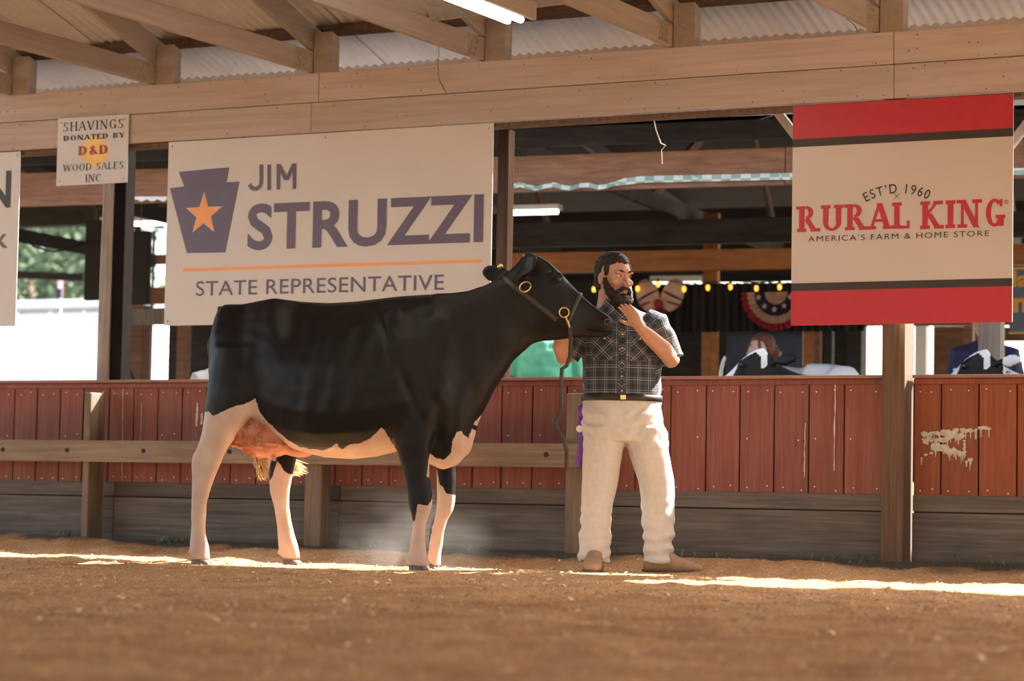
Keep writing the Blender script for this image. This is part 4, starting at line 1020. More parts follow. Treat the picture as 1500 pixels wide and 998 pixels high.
def mat_hide(name, wa=(.52, .35, .27), wb=(.62, .47, .37)):
    m, nt, b = newmat(name)
    at_ = N(nt, 'ShaderNodeAttribute', attribute_name='white')
    mp = coords(nt, (1, 1, 1), False); n1 = N(nt, 'ShaderNodeTexNoise', Scale=90.0, Detail=3.0); nt.links.new(mp.outputs[0], n1.inputs['Vector'])
    n2 = N(nt, 'ShaderNodeTexNoise', Scale=22.0, Detail=3.0); nt.links.new(mp.outputs[0], n2.inputs['Vector'])
    a1 = N(nt, 'ShaderNodeMath', operation='MULTIPLY_ADD'); nt.links.new(n1.outputs['Fac'], a1.inputs[0]); a1.inputs[1].default_value = .010; nt.links.new(at_.outputs['Fac'], a1.inputs[2])
    a2 = N(nt, 'ShaderNodeMath', operation='MULTIPLY_ADD'); nt.links.new(n2.outputs['Fac'], a2.inputs[0]); a2.inputs[1].default_value = .016; nt.links.new(a1.outputs[0], a2.inputs[2])
    mr = N(nt, 'ShaderNodeMapRange'); mr.inputs[1].default_value = .0115; mr.inputs[2].default_value = .0145; nt.links.new(a2.outputs[0], mr.inputs[0])
    # cream hair over pink skin, pinker near the feet and thin-haired places
    n3 = N(nt, 'ShaderNodeTexNoise', Scale=7.0, Detail=4.0); nt.links.new(mp.outputs[0], n3.inputs['Vector'])
    r3 = ramp(nt, [(.35, wa), (.65, wb)]); nt.links.new(n3.outputs['Fac'], r3.inputs[0])
    sx = nt.nodes.new('ShaderNodeSeparateXYZ'); nt.links.new(mp.outputs[0], sx.inputs[0])
    mz = N(nt, 'ShaderNodeMapRange'); mz.inputs[1].default_value = .22; mz.inputs[2].default_value = .04; nt.links.new(sx.outputs[2], mz.inputs[0])
    mzm = N(nt, 'ShaderNodeMath', operation='MULTIPLY'); nt.links.new(mz.outputs[0], mzm.inputs[0]); mzm.inputs[1].default_value = .6
    wh = mix(nt, r3.outputs[0], (.52, .32, .275), mzm.outputs[0])
    r4 = ramp(nt, [(.3, (.0035, .0032, .0034)), (.7, (.007, .006, .006))]); nt.links.new(n3.outputs['Fac'], r4.inputs[0])
    c = mix(nt, r4.outputs[0], wh, mr.outputs[0]); nt.links.new(c, b.inputs['Base Color'])
    b.inputs['Roughness'].default_value = .5; b.inputs['Specular IOR Level'].default_value = .28
    b.inputs['Sheen Weight'].default_value = 0
    mp4 = coords(nt, (160, 160, 30), False); n4 = N(nt, 'ShaderNodeTexNoise', Scale=1.0, Detail=2.0); nt.links.new(mp4.outputs[0], n4.inputs['Vector'])
    n5 = N(nt, 'ShaderNodeTexNoise', Scale=9.0, Detail=3.0); nt.links.new(mp.outputs[0], n5.inputs['Vector'])
    bp = N(nt, 'ShaderNodeBump', Strength=.10, Distance=.004); nt.links.new(n4.outputs['Fac'], bp.inputs['Height'])
    bp2 = N(nt, 'ShaderNodeBump', Strength=.12, Distance=.03); nt.links.new(n5.outputs['Fac'], bp2.inputs['Height']); nt.links.new(bp.outputs[0], bp2.inputs['Normal'])
    nt.links.new(bp2.outputs[0], b.inputs['Normal'])
    return m
MAT['hide'] = mat_hide('black_and_white_hide')
MAT['hoof'] = plain('grey_hoof', (.14, .11, .095), .55, noise_amt=.3, nscale=30)
MAT['eye'] = plain('dark_eye', (.012, .009, .008), .08, .8, noise_amt=0)
MAT['muzzle'] = plain('pinkish_nostril', (.16, .09, .075), .5)
MAT['horn'] = plain('pale_hair', (.34, .22, .12), .8, noise_amt=.2, nscale=40)
def bend_head(co, yaw, pitch=0.0):
    """turn neck and head about the shoulder: yaw to its left (away), pitch down"""
    t = np.clip((co[:, 0]-LX(650))/(LX(775)-LX(650)), 0, 1); t = t*t*(3-2*t)
    low = np.clip((co[:, 2]-LZ(665))/(LZ(560)-LZ(665)), 0, 1); t = t*low
    px, pz = LX(672), LZ(500)
    a = -pitch*t; x = co[:, 0]-px; z = co[:, 2]-pz
    co = co.copy(); co[:, 0] = px+x*np.cos(a)-z*np.sin(a); co[:, 2] = pz+x*np.sin(a)+z*np.cos(a)
    b = yaw*t; x = co[:, 0]-px; y = co[:, 1]
    co[:, 0] = px+x*np.cos(b)-y*np.sin(b); co[:, 1] = x*np.sin(b)+y*np.cos(b)
    return co
HEAD_YAW = math.radians(14)
def bend_pts(pts, yaw=HEAD_YAW, pitch=0.0): return [Vector(p) for p in bend_head(np.array([tuple(p) for p in pts]), yaw, pitch)]
def hoof_mesh(mb, a, b, y):
    x0, x1 = LX(a, y), LX(b, y)
    for s in (-1, 1):
        yy = y+s*.024; rr = []
        for z, f, bk, w in ((.045, -.028, .0, .019), (.03, -.012, .0, .022), (.0, .0, .004, .024), (-.012, .0, .004, .024)):
            rr.append(ring(((x0+bk+x1+f)/2, yy, z), (x1+f-x0-bk)/2, w, 12, 2.3))
        mb.loft(rr)
def build_cow_main():
    root = thing('cow', COW0, 'large black dairy cow with white legs led by the man', 'cow', rz=COW_YAW)
    COW_Z = ground_z(COW0.x+.7, COW0.y+.1); root.location.z = COW_Z-.014
    me = remesh('body', cow_parts(), .0095, 14, .5)
    co = get_co(me)
    # ribs, flank hollow and skin folds as real relief
    def relief(c, n):
        d = 0.0
        if abs(n.y) > .4:
            px = 324+c.x*CC+c.y*SS; py = 829-c.z*CS
            if 430 < px < 580 and 450 < py < 640: d += .0035*math.sin((px+py*.25)*.19)*sstep(430, 470, px)*sstep(580, 540, px)*sstep(450, 490, py)*sstep(640, 600, py)
            d -= .03*math.exp(-((px-432)/20)**2-((py-470)/32)**2)             # hunger hollow
            d -= .02*math.exp(-((px-352)/13)**2-((py-500)/55)**2)             # groove in the thigh
            d -= .016*math.exp(-((px-578-(py-500)*.42)/7)**2)*sstep(430, 470, py)*sstep(620, 560, py)   # behind the shoulder
            d += .006*noise.noise(c*9)
        return d
    displace(me, relief)
    fattr(me, 'white', main_pattern(get_co(me)))
    set_co(me, bend_head(get_co(me), HEAD_YAW))
    body = link('body', me, MAT['hide'], root, True)
    for a, b, y, in ((287, 319, -.20), (415, 444, .20), (612, 640, -.17), (639, 652, .15)):
        m = MB(); hoof_mesh(m, a, b, y); m.build('hoof', MAT['hoof'], root, True)
    for s in (-1, 1):
        p, q = bend_pts([(LX(886), s*.042, LZ(459)), (LX(890), s*.050, LZ(457))]); m = MB(); m.ell(p, (.016, .016, .013)); m.build('nostril', MAT['eye'], root, True)
        rim = bend_pts([(LX(886)+.020*math.cos(k*PI/7), s*(.056-.012*math.cos(k*PI/7)), LZ(459)+.017*math.sin(k*PI/7)) for k in range(12)]); m = MB(); m.tube(rim, .0026, 6); m.build('nostril_rim', MAT['muzzle'], root, True)
        mo = bend_pts([(LX(889), s*.045, LZ(472)), (LX(880), s*.061, LZ(473)), (LX(868), s*.060, LZ(472.5)), (LX(857), s*.058, LZ(470))]); m = MB(); m.tube(mo, [.003, .0035, .0035, .002], 6); m.build('mouth_line', MAT['matte'], root, True)
        p = bend_pts([(LX(815), s*.101, LZ(398))])[0]; m = MB(); m.ell(p, (.02, .014, .019)); m.build('eye', MAT['eye'], root, True)
    p = bend_pts([(LX(765, -.05), -.045, LZ(364))])[0]; m = MB(); m.ell(p, (.02, .012, .012)); m.build('poll_tuft', MAT['horn'], root, True)
    # udder with veins and teats
    mb = MB(); mb.ell((LX(392), -.06, LZ(632)), (.19, .15, .125), Matrix.Rotation(.12, 3, 'Y'), 24, 16); mb.ell((LX(372), .06, LZ(626)), (.17, .13, .115), None, 24, 16); mb.ell((LX(430), 0, LZ(646)), (.13, .12, .06), Matrix.Rotation(.25, 3, 'Y'), 20, 12)
    mb.ell((LX(360, -.1), -.1, LZ(628)), (.1, .1, .1), None, 20, 12)
    for px, py, y in ((361, 653, -.14), (372, 657, -.13), (381, 658, -.08), (404, 661, -.11)):
        mb.tube([(LX(px, y), y, LZ(py-10)), (LX(px, y), y, LZ(py)), (LX(px, y)+.004, y, LZ(py+9))], [.02, .016, .012], 10)
    um = remesh('udder', mb, .007, 3)
    def veins(c, n):
        q = Vector((c.x*11+noise.noise(c*7)*2.2, c.z*17+c.x*7, c.y*9)); v = 1-abs(noise.noise(q)); v2 = 1-abs(noise.noise(q*2.1+Vector((4, 2, 1))))
        up = sstep(LZ(653), LZ(645), c.z)
        return (.016*max(0, v-.8)/.2 + .010*max(0, v2-.78)/.22)*up
    displace(um, veins)
    mm, nt, b = newmat('udder_skin'); mp = coords(nt, (1, 1, 1), False); n1 = N(nt, 'ShaderNodeTexNoise', Scale=14.0, Detail=5.0); nt.links.new(mp.outputs[0], n1.inputs['Vector'])
    r = ramp(nt, [(.3, (.42, .125, .06)), (.55, (.56, .21, .11)), (.75, (.64, .31, .19))]); nt.links.new(n1.outputs['Fac'], r.inputs[0]); nt.links.new(r.outputs[0], b.inputs['Base Color'])
    b.inputs['Roughness'].default_value = .45; b.inputs['Subsurface Weight'].default_value = .15; b.inputs['Subsurface Radius'].default_value = (.02, .008, .005); b.inputs['Subsurface Scale'].default_value = .5
    link('udder', um, mm, root, True)
    # tail and its pale switch hanging behind the near leg
    tp = [(LX(318), .0, LZ(440)), (LX(309), .03, LZ(470)), (LX(311), .1, LZ(530)), (LX(330), .22, LZ(590)), (LX(352), .3, LZ(630)), (LX(370), .32, LZ(652))]
    m = MB(); m.tube(tp, [.035, .03, .024, .02, .018, .02], 10); m.build('tail', MAT['hide'], root, True); fattr(root.children[-1].data, 'white', np.full(len(root.children[-1].data.vertices), -.2))
    rnd = random.Random(9); m = MB(); px0, py0 = 368, 648
    for i in range(700):
        a = rnd.uniform(-1, 1); y = .32+rnd.uniform(-.05, .05); e = rnd.random(); fl = rnd.uniform(0, 1)**.7
        ex, ey = 368+68*fl+rnd.uniform(-7, 7), 708-12*fl-8*abs(a)-rnd.uniform(0, 16)
        pts = []
        for k in range(7):
            t = k/6; x = px0+a*5*(1-t)+(ex-px0)*(t**1.3)+a*7*t; z = py0-4+(ey-py0)*(t**.85)
            w_ = 2.4*math.sin(t*9+a*4+e*3)*t
            pts.append((LX(x+w_, y), y+.012*math.sin(t*7+e*6), LZ(z+w_*.5)))
        m.tube(pts, [.003, .003, .0028, .0026, .0024, .002, .0006], 4, False)
    tag(m.build('tail_switch', plain('golden_tail_hair', (.74, .52, .28), .55, noise_amt=.2), root, True), 'pale golden tail hair')
    return root, body
cow, cow_body = build_cow_main()
cow_bvh = BVHTree.FromPolygons([v.co for v in cow_body.data.vertices], [p.vertices for p in cow_body.data.polygons])

# ---- halter and lead, fitted to the head
to_cow = Matrix.LocRotScale(cow.location, cow.rotation_euler, None).inverted()
LAT = Matrix.Rotation(HEAD_YAW, 3, 'Z') @ Vector((0, 1, 0))
def cow_hit(px, py, Y=12.5):
    """point of the cow's near surface seen at a photo pixel, with normal, in cow-local space"""
    o = to_cow @ CAM; d = ((to_cow @ at(px, py, Y)) - o).normalized()
    h = cow_bvh.ray_cast(o, d)
    return (h[0], h[1]) if h[0] is not None else (None, None)
def wrap_strap(c, e1, a0, a1, width, lift=.004, th=.004, n=40):
    """flat strap round the head in the plane of e1 and the lateral axis, angles measured from e1, negative = near side"""
    c = Vector(c); e1 = Vector(e1).normalized(); wdir = e1.cross(LAT).normalized(); mb = MB(); prev = []
    for i in range(n+1):
        a = math.radians(a0+(a1-a0)*i/n); d = e1*math.cos(a)+LAT*math.sin(a)
        h = cow_bvh.ray_cast(c+d*.6, -d); p = h[0] if h[0] is not None else c+d*.1
        prev.append((p, d))
    P = [p for p, d in prev]
    P = [(P[max(0, i-1)]+P[i]*2+P[min(n, i+1)])/4 for i in range(n+1)]
    rings = []
    for i, (p, (_, d)) in enumerate(zip(P, prev)):
        rings.append([p+d*lift-wdir*width/2, p+d*(lift+th)-wdir*width/2, p+d*(lift+th)+wdir*width/2, p+d*lift+wdir*width/2])
    mb.loft(rings); return mb, P
halter = thing('show_halter', cow.location, 'black leather show halter with metal buckles on the cow head', 'halter', rz=COW_YAW)
def med(px, py): return bend_pts([(LX(px), 0, LZ(py))])[0]
c1 = med(776, 428); m, P1 = wrap_strap(c1, med(732, 394)-c1, -150, 150, .036); m.build('crown_strap', MAT['leather'], halter, True)
c2 = med(838, 440); m, P2 = wrap_strap(c2, med(848, 415)-c2, -140, 140, .02); m.build('nose_band', MAT['leather'], halter, True)
def ring_obj(name, c, n_, R, r, mat, oval=1.0, tilt=0.0):
    n_ = Vector(n_).normalized(); a = n_.cross(Vector((0, 0, 1))).normalized(); b = n_.cross(a); q = math.cos(tilt)*a+math.sin(tilt)*b; w = n_.cross(q)
    m = MB(); m.tube([Vector(c)+q*(R*oval*math.cos(2*PI*k/20))+w*(R*math.sin(2*PI*k/20)) for k in range(21)], r, 6, False); return m.build(name, mat, halter, True)
hp, hn = cow_hit(826, 458)
if hp is not None: ring_obj('chin_ring', hp+hn*.012, hn, .027, .004, MAT['brass'])
bp_, bn = cow_hit(769, 421)
if bp_ is not None: ring_obj('buckle', bp_+bn*.014, bn, .026, .0045, MAT['brass'], 1.3, .6)
kp, kn = cow_hit(734, 392)
if kp is not None:
    m = MB(); m.ell(kp+kn*.012, (.016, .012, .016)); m.build('stud', MAT['brass'], halter, True)
tp, tn = cow_hit(756, 385)
if tp is not None:
    m = MB(); m.obox(tp+tn*.004, (.006, .004, .014), None, .002); tag(m.build('ear_tag', MAT['white']), 'small white tag in the ear of the large black cow', 'ear tag'); bpy.data.objects['ear_tag'].location = cow.location; bpy.data.objects['ear_tag'].rotation_euler = (0, 0, COW_YAW)
# lead strap from the ring, through the hand, hanging beside the man
ringw = Matrix.LocRotScale(cow.location, cow.rotation_euler, None) @ (hp if hp is not None else med(826, 458))
def atD(px, py, D): 
    d = _f + _r*((px-750)/FPX) + _u*((499-py)/FPX); return CAM + d*D
Dr = (ringw-CAM).dot(_f)-.03
lead = thing('lead_strap', atD(826, 700, Dr), 'black leather lead strap hanging from the halter beside the man', 'lead')
m = MB(); m.tube([atD(828, 463, Dr), atD(831, 470, Dr), atD(835, 480, Dr)], [.004, .006, .005], 8); m.build('snap', MAT['brass'], lead, True)
def ribbon(pts, w, th, up):
    m = MB(); m.tube(pts, [(w, th)]*len(pts), 8, True, up); return m
m = ribbon([atD(835, 479, Dr), atD(836, 500, Dr+.03), atD(835, 522, Dr+.06), atD(830, 536, Dr+.06), atD(823, 541, Dr+.05), atD(822, 560, Dr+.05), atD(822, 604, Dr+.05), atD(818, 612, Dr+.05), atD(813, 620, Dr+.05), atD(817, 630, Dr+.05), atD(826, 645, Dr+.05), atD(830, 660, Dr+.05), atD(829, 690, Dr+.05)], .011, .003, (.45, -.89, .01)); m.build('strap', MAT['leather'], lead, True)

# ---- cattle behind the fence
bg_src = remesh('body', cow_parts(), .017, 4)
def bg_cow(px, py_ground_D, scale, rz, label, seed, white_bias, pitch=0.0, yaw=0.0, head_white=True):
    p = on_ground(px, py_ground_D); root = thing('cow', (p.x, p.y, .03), label, 'cow', 'cattle behind the ring fence', rz=rz); root.scale = (scale,)*3
    me = bg_src.copy(); co = get_co(me)
    V = [noise.noise(Vector((c[0]*1.5+seed*7, c[1]*.9+seed, c[2]*1.7))) for c in co]
    w = np.array(V)*.35+white_bias
    if head_white:                        # white blaze down the face
        PXl = 324+co[:, 0]*CC; PYl = 829-co[:, 2]*CS
        blaze = (PXl > 760) & (PYl < 380+(PXl-770)*.68+26) & (np.abs(co[:, 1]) < .075); w = np.where(PXl > 735, np.where(blaze, .1, -.1), w)
    fattr(me, 'white', w*.25)
    set_co(me, bend_head(co, yaw, pitch)); link('body', me, MAT['hide_cool'], root, True)
    for a, b, y in ((287, 319, -.20), (415, 444, .20), (612, 640, -.17), (639, 652, .15)):
        m = MB(); hoof_mesh(m, a, b, y); m.build('hoof', MAT['hoof'], root, True)
    for s in (-1, 1):
        q = bend_pts([(LX(815), s*.103, LZ(398))], yaw, pitch)[0]; m = MB(); m.ell(q, (.02, .014, .019)); m.build('eye', MAT['eye'], root, True)
    return root
MAT['hide_cool'] = mat_hide('white_and_black_hide', (.7, .7, .7), (.8, .8, .79))
RZL = YAW + PI          # facing picture-left, side-on
bg_cow(1418, 17.0, .80, RZL-.05, 'young black cow with a white blaze looking past the man', 1, -.34, yaw=-.1)
bg_cow(1235, 18.4, .93, RZL-1.15, 'white-backed cow standing end-on beside the red-haired girl', 2, .16, pitch=1.0, head_white=False)
bg_cow(1752, 17.2, .82, RZL-.05, 'cow with a raised ear right of the tall brown post', 5, .12, yaw=-.2)

# ================================================================== PEOPLE
MAT['skin'] = plain('skin', (.46, .25, .17), .5, .4, noise_amt=.1, nscale=25)
MAT['skin_fair'] = plain('fair_skin', (.55, .34, .26), .5, .4, noise_amt=.06, nscale=25)
MAT['hair_dark'] = plain('dark_hair', (.016, .011, .009), .6, .3, noise_amt=.4, nscale=60, bump=.6)
MAT['hair_red'] = plain('auburn_hair', (.12, .04, .02), .55, .3, noise_amt=.3, nscale=50, bump=.5)
MAT['eyewhite'] = plain('eye_white', (.6, .56, .52), .2, noise_amt=0)
MAT['lip'] = plain('lip', (.38, .15, .12), .45)
def head_parts(mb, T):
    """head in its own frame (face -y, origin at eye level), moved by matrix T"""
    h = MB()
    rows = [(0, .012, .118, .022, .03), (0, .012, .108, .05, .062), (0, .01, .085, .068, .086), (0, .006, .05, .076, .097), (0, .004, .015, .076, .096), (0, .0, -.02, .072, .09), (0, -.006, -.05, .066, .08), (0, -.016, -.08, .056, .066), (0, -.034, -.105, .041, .046), (0, -.046, -.12, .024, .026)]
    hcol(h, rows, 24, 2.2)
    h.tube([(0, -.086, .022), (0, -.104, -.005), (0, -.117, -.03), (0, -.1, -.042)], [(.009, .01), (.011, .012), (.016, .013), (.013, .01)], 10)   # nose
    for s in (-1, 1):
        h.ell((s*.032, -.083, .03), (.028, .016, .009)); h.ell((s*.045, -.07, -.022), (.024, .022, .02)); h.ell((s*.012, -.106, -.034), (.010, .010, .008))
        h.ell((s*.079, .012, -.008), (.008, .02, .032), Matrix.Rotation(-.2, 3, 'X'))
    h.ell((0, -.087, -.062), (.024, .011, .007)); h.ell((0, -.085, -.074), (.021, .011, .007)); h.ell((0, -.075, -.105), (.022, .018, .016))
    h.tube([(0, .03, -.05), (0, .035, -.11), (0, .04, -.2)], [.055, .055, .062], 16)     # neck
    mb.add([T @ Vector(v) for v in h.v], h.f)
def put(mb, T): m = MB(); m.add([T @ Vector(v) for v in mb.v], mb.f); return m
def head_extras(root, T, hairmat, beard=False, seed=0, long=None):
    for s in (-1, 1):
        m = MB(); m.ell((s*.032, -.080, .010), (.0135, .0115, .0082), None, 14, 10); put(m, T).build('eye', MAT['eyewhite'], root, True)
        m = MB(); m.ell((s*.032+.001, -.0905, .010), (.0062, .003, .0062), None, 12, 8); put(m, T).build('iris', MAT['eye'], root, True)
        m = MB(); m.tube([(s*.013, -.098, .031), (s*.03, -.0985, .037), (s*.05, -.086, .032)], [.004, .0055, .003], 8); put(m, T).build('eyebrow', hairmat, root, True)
    m = MB(); m.ell((0, -.0965, -.064), (.021, .005, .004)); m.ell((0, -.0945, -.072), (.019, .005, .005)); put(m, T).build('lips', MAT['lip'], root, True)
    h = MB(); hcol(h, [(0, .012, .066, .078, .09), (0, .012, .085, .079, .096), (0, .012, .11, .066, .08), (0, .012, .13, .042, .052), (0, .012, .14, .015, .02)], 22)
    hcol(h, [(0, .055, -.07, .05, .04), (0, .05, -.04, .072, .058), (0, .045, .0, .081, .066), (0, .04, .04, .084, .073), (0, .03, .085, .08, .08)], 22)
    for s in (-1, 1): h.tube([(s*.072, -.03, .075), (s*.077, -.028, .04), (s*.077, -.022, .005)], [(.012, .02), (.009, .016), (.006, .01)], 10)
    me = remesh('hair', put(h, T), .006, 2)
    displace(me, lambda c, n: .006*noise.noise(c*38+Vector((seed, 0, 0)))+.004*noise.noise(c*90))
    link('hair', me, hairmat, root, True)
    if long:
        m = MB(); m.tube([T @ Vector(p) for p in long], [.035, .045, .04, .03, .012], 12); me = remesh('ponytail', m, .007, 2); displace(me, lambda c, n: .006*noise.noise(Vector((c.x*60, c.y*60, c.z*9)))); link('ponytail', me, hairmat, root, True)
    if beard:
        h = MB()
        for s in (-1, 1):
            h.tube([(s*.076, -.018, .0), (s*.074, -.03, -.04), (s*.062, -.05, -.078), (s*.04, -.075, -.11), (0, -.088, -.128)], [(.012, .012), (.018, .02), (.024, .026), (.028, .03), (.03, .03)], 12)
            h.tube([(0, -.104, -.05), (s*.02, -.100, -.053), (s*.036, -.088, -.068), (s*.045, -.075, -.09)], [.007, .009, .011, .014], 10)
        h.ell((0, -.084, -.105), (.04, .026, .026)); h.ell((0, -.05, -.135), (.05, .045, .028))
        me = remesh('beard', put(h, T), .005, 2); displace(me, lambda c, n: .005*noise.noise(c*60)+.003*noise.noise(c*140)); link('beard', me, hairmat, root, True)
def hand_parts(mb, w, d, n, thumb, curl=.3, spread=.12, size=1.0):
    """palm and five fingers: w wrist, d finger direction, n palm normal, thumb = +1/-1 side of d x n"""
    w = Vector(w); d = Vector(d).normalized(); n = Vector(n); n = (n-d*n.dot(d)).normalized(); s = d.cross(n)*thumb; k = size
    mb.tube([w-d*.02*k, w+d*.02*k, w+d*.055*k, w+d*.088*k], [(.026*k, .02*k), (.034*k, .018*k), (.042*k, .015*k), (.04*k, .012*k)], 14, True, n if abs(n.dot(Vector((0, 0, 1)))) < .9 else (1, 0, 0)) if False else None
    rr = []
    for t, a, b in ((-.02, .026, .02), (.02, .034, .018), (.055, .042, .0155), (.09, .04, .0125), (.098, .034, .009)):
        rr.append([w+d*(t*k)+s*(a*k*math.cos(2*PI*q/14))+n*(b*k*math.sin(2*PI*q/14)) for q in range(14)])
    mb.loft(rr)
    for o, L, c_ in ((.030, .072, .9), (.010, .082, 1.0), (-.010, .076, 1.1), (-.029, .060, 1.25)):
        p = w+d*(.088*k)+s*(o*k); dd = (d+s*(o*spread*30)).normalized(); pts = [p-dd*.015*k, p]; a = 0
        for f in (.45, .32, .23):
            a += curl*c_; q = dd*math.cos(a)+n*math.sin(a); p = p+q*(L*f*k); pts.append(p)
        mb.tube(pts, [.0095*k, .0095*k, .0088*k, .008*k, .0062*k], 10, True, s)
    p = w+d*(.022*k)+s*(.026*k); q = (d*.62+s*.78+n*.15).normalized(); pts = [p-q*.01, p+q*.012*k, p+q*.04*k]; q2 = (d*.85+s*.45+n*.28*(1+curl)).normalized(); pts += [pts[-1]+q2*.024*k, pts[-1]+q2*.042*k]
    mb.tube(pts, [.015*k, .0135*k, .0108*k, .0098*k, .007*k], 10, True, n)
def limb(mb, pts, rad, seg=14): mb.tube(pts, rad, seg)

def mat_plaid():
    m, nt, b = newmat('dark_plaid_cotton')
    at_ = N(nt, 'ShaderNodeAttribute', attribute_name='plaid'); sx = nt.nodes.new('ShaderNodeSeparateXYZ'); nt.links.new(at_.outputs['Vector'], sx.inputs[0])
    outs = []
    for i, per in ((0, .062), (1, .070)):
        dv = N(nt, 'ShaderNodeMath', operation='DIVIDE'); nt.links.new(sx.outputs[i], dv.inputs[0]); dv.inputs[1].default_value = per
        fr = N(nt, 'ShaderNodeMath', operation='FRACT'); nt.links.new(dv.outputs[0], fr.inputs[0])
        dk = (.008, .010, .016); bl = (.035, .048, .075); wh = (.40, .42, .46); tn = (.22, .215, .22)
        r = ramp(nt, [(0, dk), (.10, bl), (.34, dk), (.44, wh), (.50, dk), (.62, tn), (.69, dk), (.80, bl), (.86, dk)]); r.color_ramp.interpolation = 'CONSTANT'
        nt.links.new(fr.outputs[0], r.inputs[0]); outs.append(r.outputs[0])
    c = mix(nt, outs[0], outs[1], .5); hs = nt.nodes.new('ShaderNodeHueSaturation'); hs.inputs['Value'].default_value = 1.12; nt.links.new(c, hs.inputs['Color'])
    nt.links.new(hs.outputs[0], b.inputs['Base Color']); b.inputs['Roughness'].default_value = .8; b.inputs['Sheen Weight'].default_value = .15
    return m
MAT['plaid'] = mat_plaid()
MAT['trousers'] = plain('white_denim', (.58, .545, .51), .8, .2, noise_amt=.05, nscale=40, bump=.1)
MAT['boot'] = plain('tan_boot_leather', (.36, .22, .13), .6, .3, noise_amt=.2, nscale=20)
MAT['sole'] = plain('boot_sole', (.12, .075, .05), .7)
MAT['belt'] = plain('dark_belt', (.03, .018, .014), .45)

def fold(c, k=1.0, s=0):
    """cloth folds"""
    return k*(.006*noise.noise(Vector((c.x*9+s, c.y*9, c.z*16)))+.004*noise.noise(Vector((c.x*22, c.y*22+s, c.z*12))))
def build_man():
    gz = ground_z(MAN0.x, MAN0.y)
    root = thing('person', (MAN0.x, MAN0.y, gz), 'bearded man in dark plaid shirt and white trousers holding the lead', 'person', rz=YAW)
    HT = Matrix.Translation((-.107, -.02, 1.665)) @ Matrix.Rotation(math.radians(38), 4, 'Z') @ Matrix.Rotation(math.radians(3), 4, 'X') @ Matrix.Scale(1.1, 4)
    # ---- body: one continuous surface
    mb = MB(); head_parts(mb, HT)
    hcol(mb, [(-.05, 0, .80, .18, .12), (-.05, 0, .96, .19, .125), (-.05, 0, 1.1, .185, .12), (-.055, 0, 1.3, .2, .12), (-.06, 0, 1.42, .19, .1), (-.075, .01, 1.48, .12, .07), (-.09, .01, 1.53, .06, .06)])
    limb(mb, [(.13, .0, 1.41), (.19, .01, 1.31), (.235, .0, 1.2)], [.055, .052, .046]); limb(mb, [(.235, .0, 1.2), (.17, -.12, 1.265), (.09, -.21, 1.325), (.028, -.265, 1.375)], [.047, .05, .042, .029])
    hand_parts(mb, (.025, -.27, 1.378), (-.52, -.22, .80), (-.5, -.8, -.25), -1, .18, .12, .98)
    limb(mb, [(-.25, .0, 1.41), (-.31, .03, 1.31), (-.375, .02, 1.205)], [.055, .052, .047]); limb(mb, [(-.375, .02, 1.205), (-.40, -.08, 1.27), (-.385, -.17, 1.35), (-.36, -.24, 1.43)], [.048, .052, .043, .03])
    hand_parts(mb, (-.358, -.245, 1.435), (.25, -.25, .9), (.9, -.2, -.2), 1, .95, .05, .98)
    for sx, lx in ((-1, -.165), (1, .155)):
        limb(mb, [(-.05+sx*.1, 0, .84), (lx*.9, 0, .5), (lx, .01, .1)], [.085, .06, .04])
    me = remesh('body', mb, .0052, 2); link('body', me, MAT['skin'], root, True)
    head_extras(root, HT, MAT['hair_dark'], True)
    # ---- shirt
    mb = MB(); hcol(mb, [(-.05, 0, .955, .215, .15), (-.05, 0, 1.02, .222, .155), (-.05, 0, 1.1, .224, .15), (-.055, 0, 1.22, .226, .145), (-.057, 0, 1.33, .228, .14), (-.06, .005, 1.40, .218, .125), (-.065, .008, 1.45, .185, .10), (-.08, .01, 1.49, .12, .08), (-.09, .01, 1.52, .085, .075)], 26)
    limb(mb, [(.08, .005, 1.43), (.14, .0, 1.41), (.19, .01, 1.32), (.225, .01, 1.235), (.24, .005, 1.205)], [.07, .078, .073, .07, .073], 18)
    limb(mb, [(-.2, .005, 1.43), (-.255, .01, 1.41), (-.31, .03, 1.32), (-.35, .03, 1.245), (-.362, .03, 1.225)], [.07, .078, .072, .07, .072], 18)
    for s in (-1, 1): mb.tube([(-.09+s*.065, .03, 1.535), (-.09+s*.06, -.03, 1.525), (-.085+s*.03, -.085, 1.49), (-.075+s*.055, -.1, 1.455)], [(.012, .02), (.012, .022), (.012, .024), (.008, .01)], 8)
    me = remesh('shirt', mb, .0062, 3); displace(me, lambda c, n: fold(c, 1.5, 3))
    co = get_co(me); pl = np.zeros_like(co)
    xc = -.058
    for i, c in enumerate(co):
        x, y, z = c; u_, v_ = x-xc, z
        if y > .02 and abs(u_) > .1: u_ = u_+.3*(y-.02)*(1 if u_ > 0 else -1)
        arm = None
        if x > .135: arm = (Vector((.14, .0, 1.41)), Vector((.24, .005, 1.205)))
        elif x < -.262: arm = (Vector((-.255, .01, 1.41)), Vector((-.362, .03, 1.225)))
        if arm and z < 1.45:
            a, b = arm; d = (b-a).normalized(); q = Vector(c)-a; al = q.dot(d); r = q-d*al; u_ = math.atan2(r.y, r.x)*.075; v_ = al
        elif y < .05 and (abs(abs(u_)-.105) < .06 and 1.19 < z < 1.335 or abs(u_) < .021 or z > 1.405):
            s = 1 if u_ > 0 else -1; u_, v_ = (u_*s+z)*.7071, (u_*s-z)*.7071     # pockets, placket and yoke cut on the bias
        pl[i] = (u_, v_, 0)
    a = me.attributes.new('plaid', 'FLOAT_VECTOR', 'POINT'); a.data.foreach_set('vector', pl.astype(np.float32).ravel())
    shirt = link('shirt', me, MAT['plaid'], root, True)
    bv = BVHTree.FromPolygons([v.co for v in me.vertices], [p.vertices for p in me.polygons])
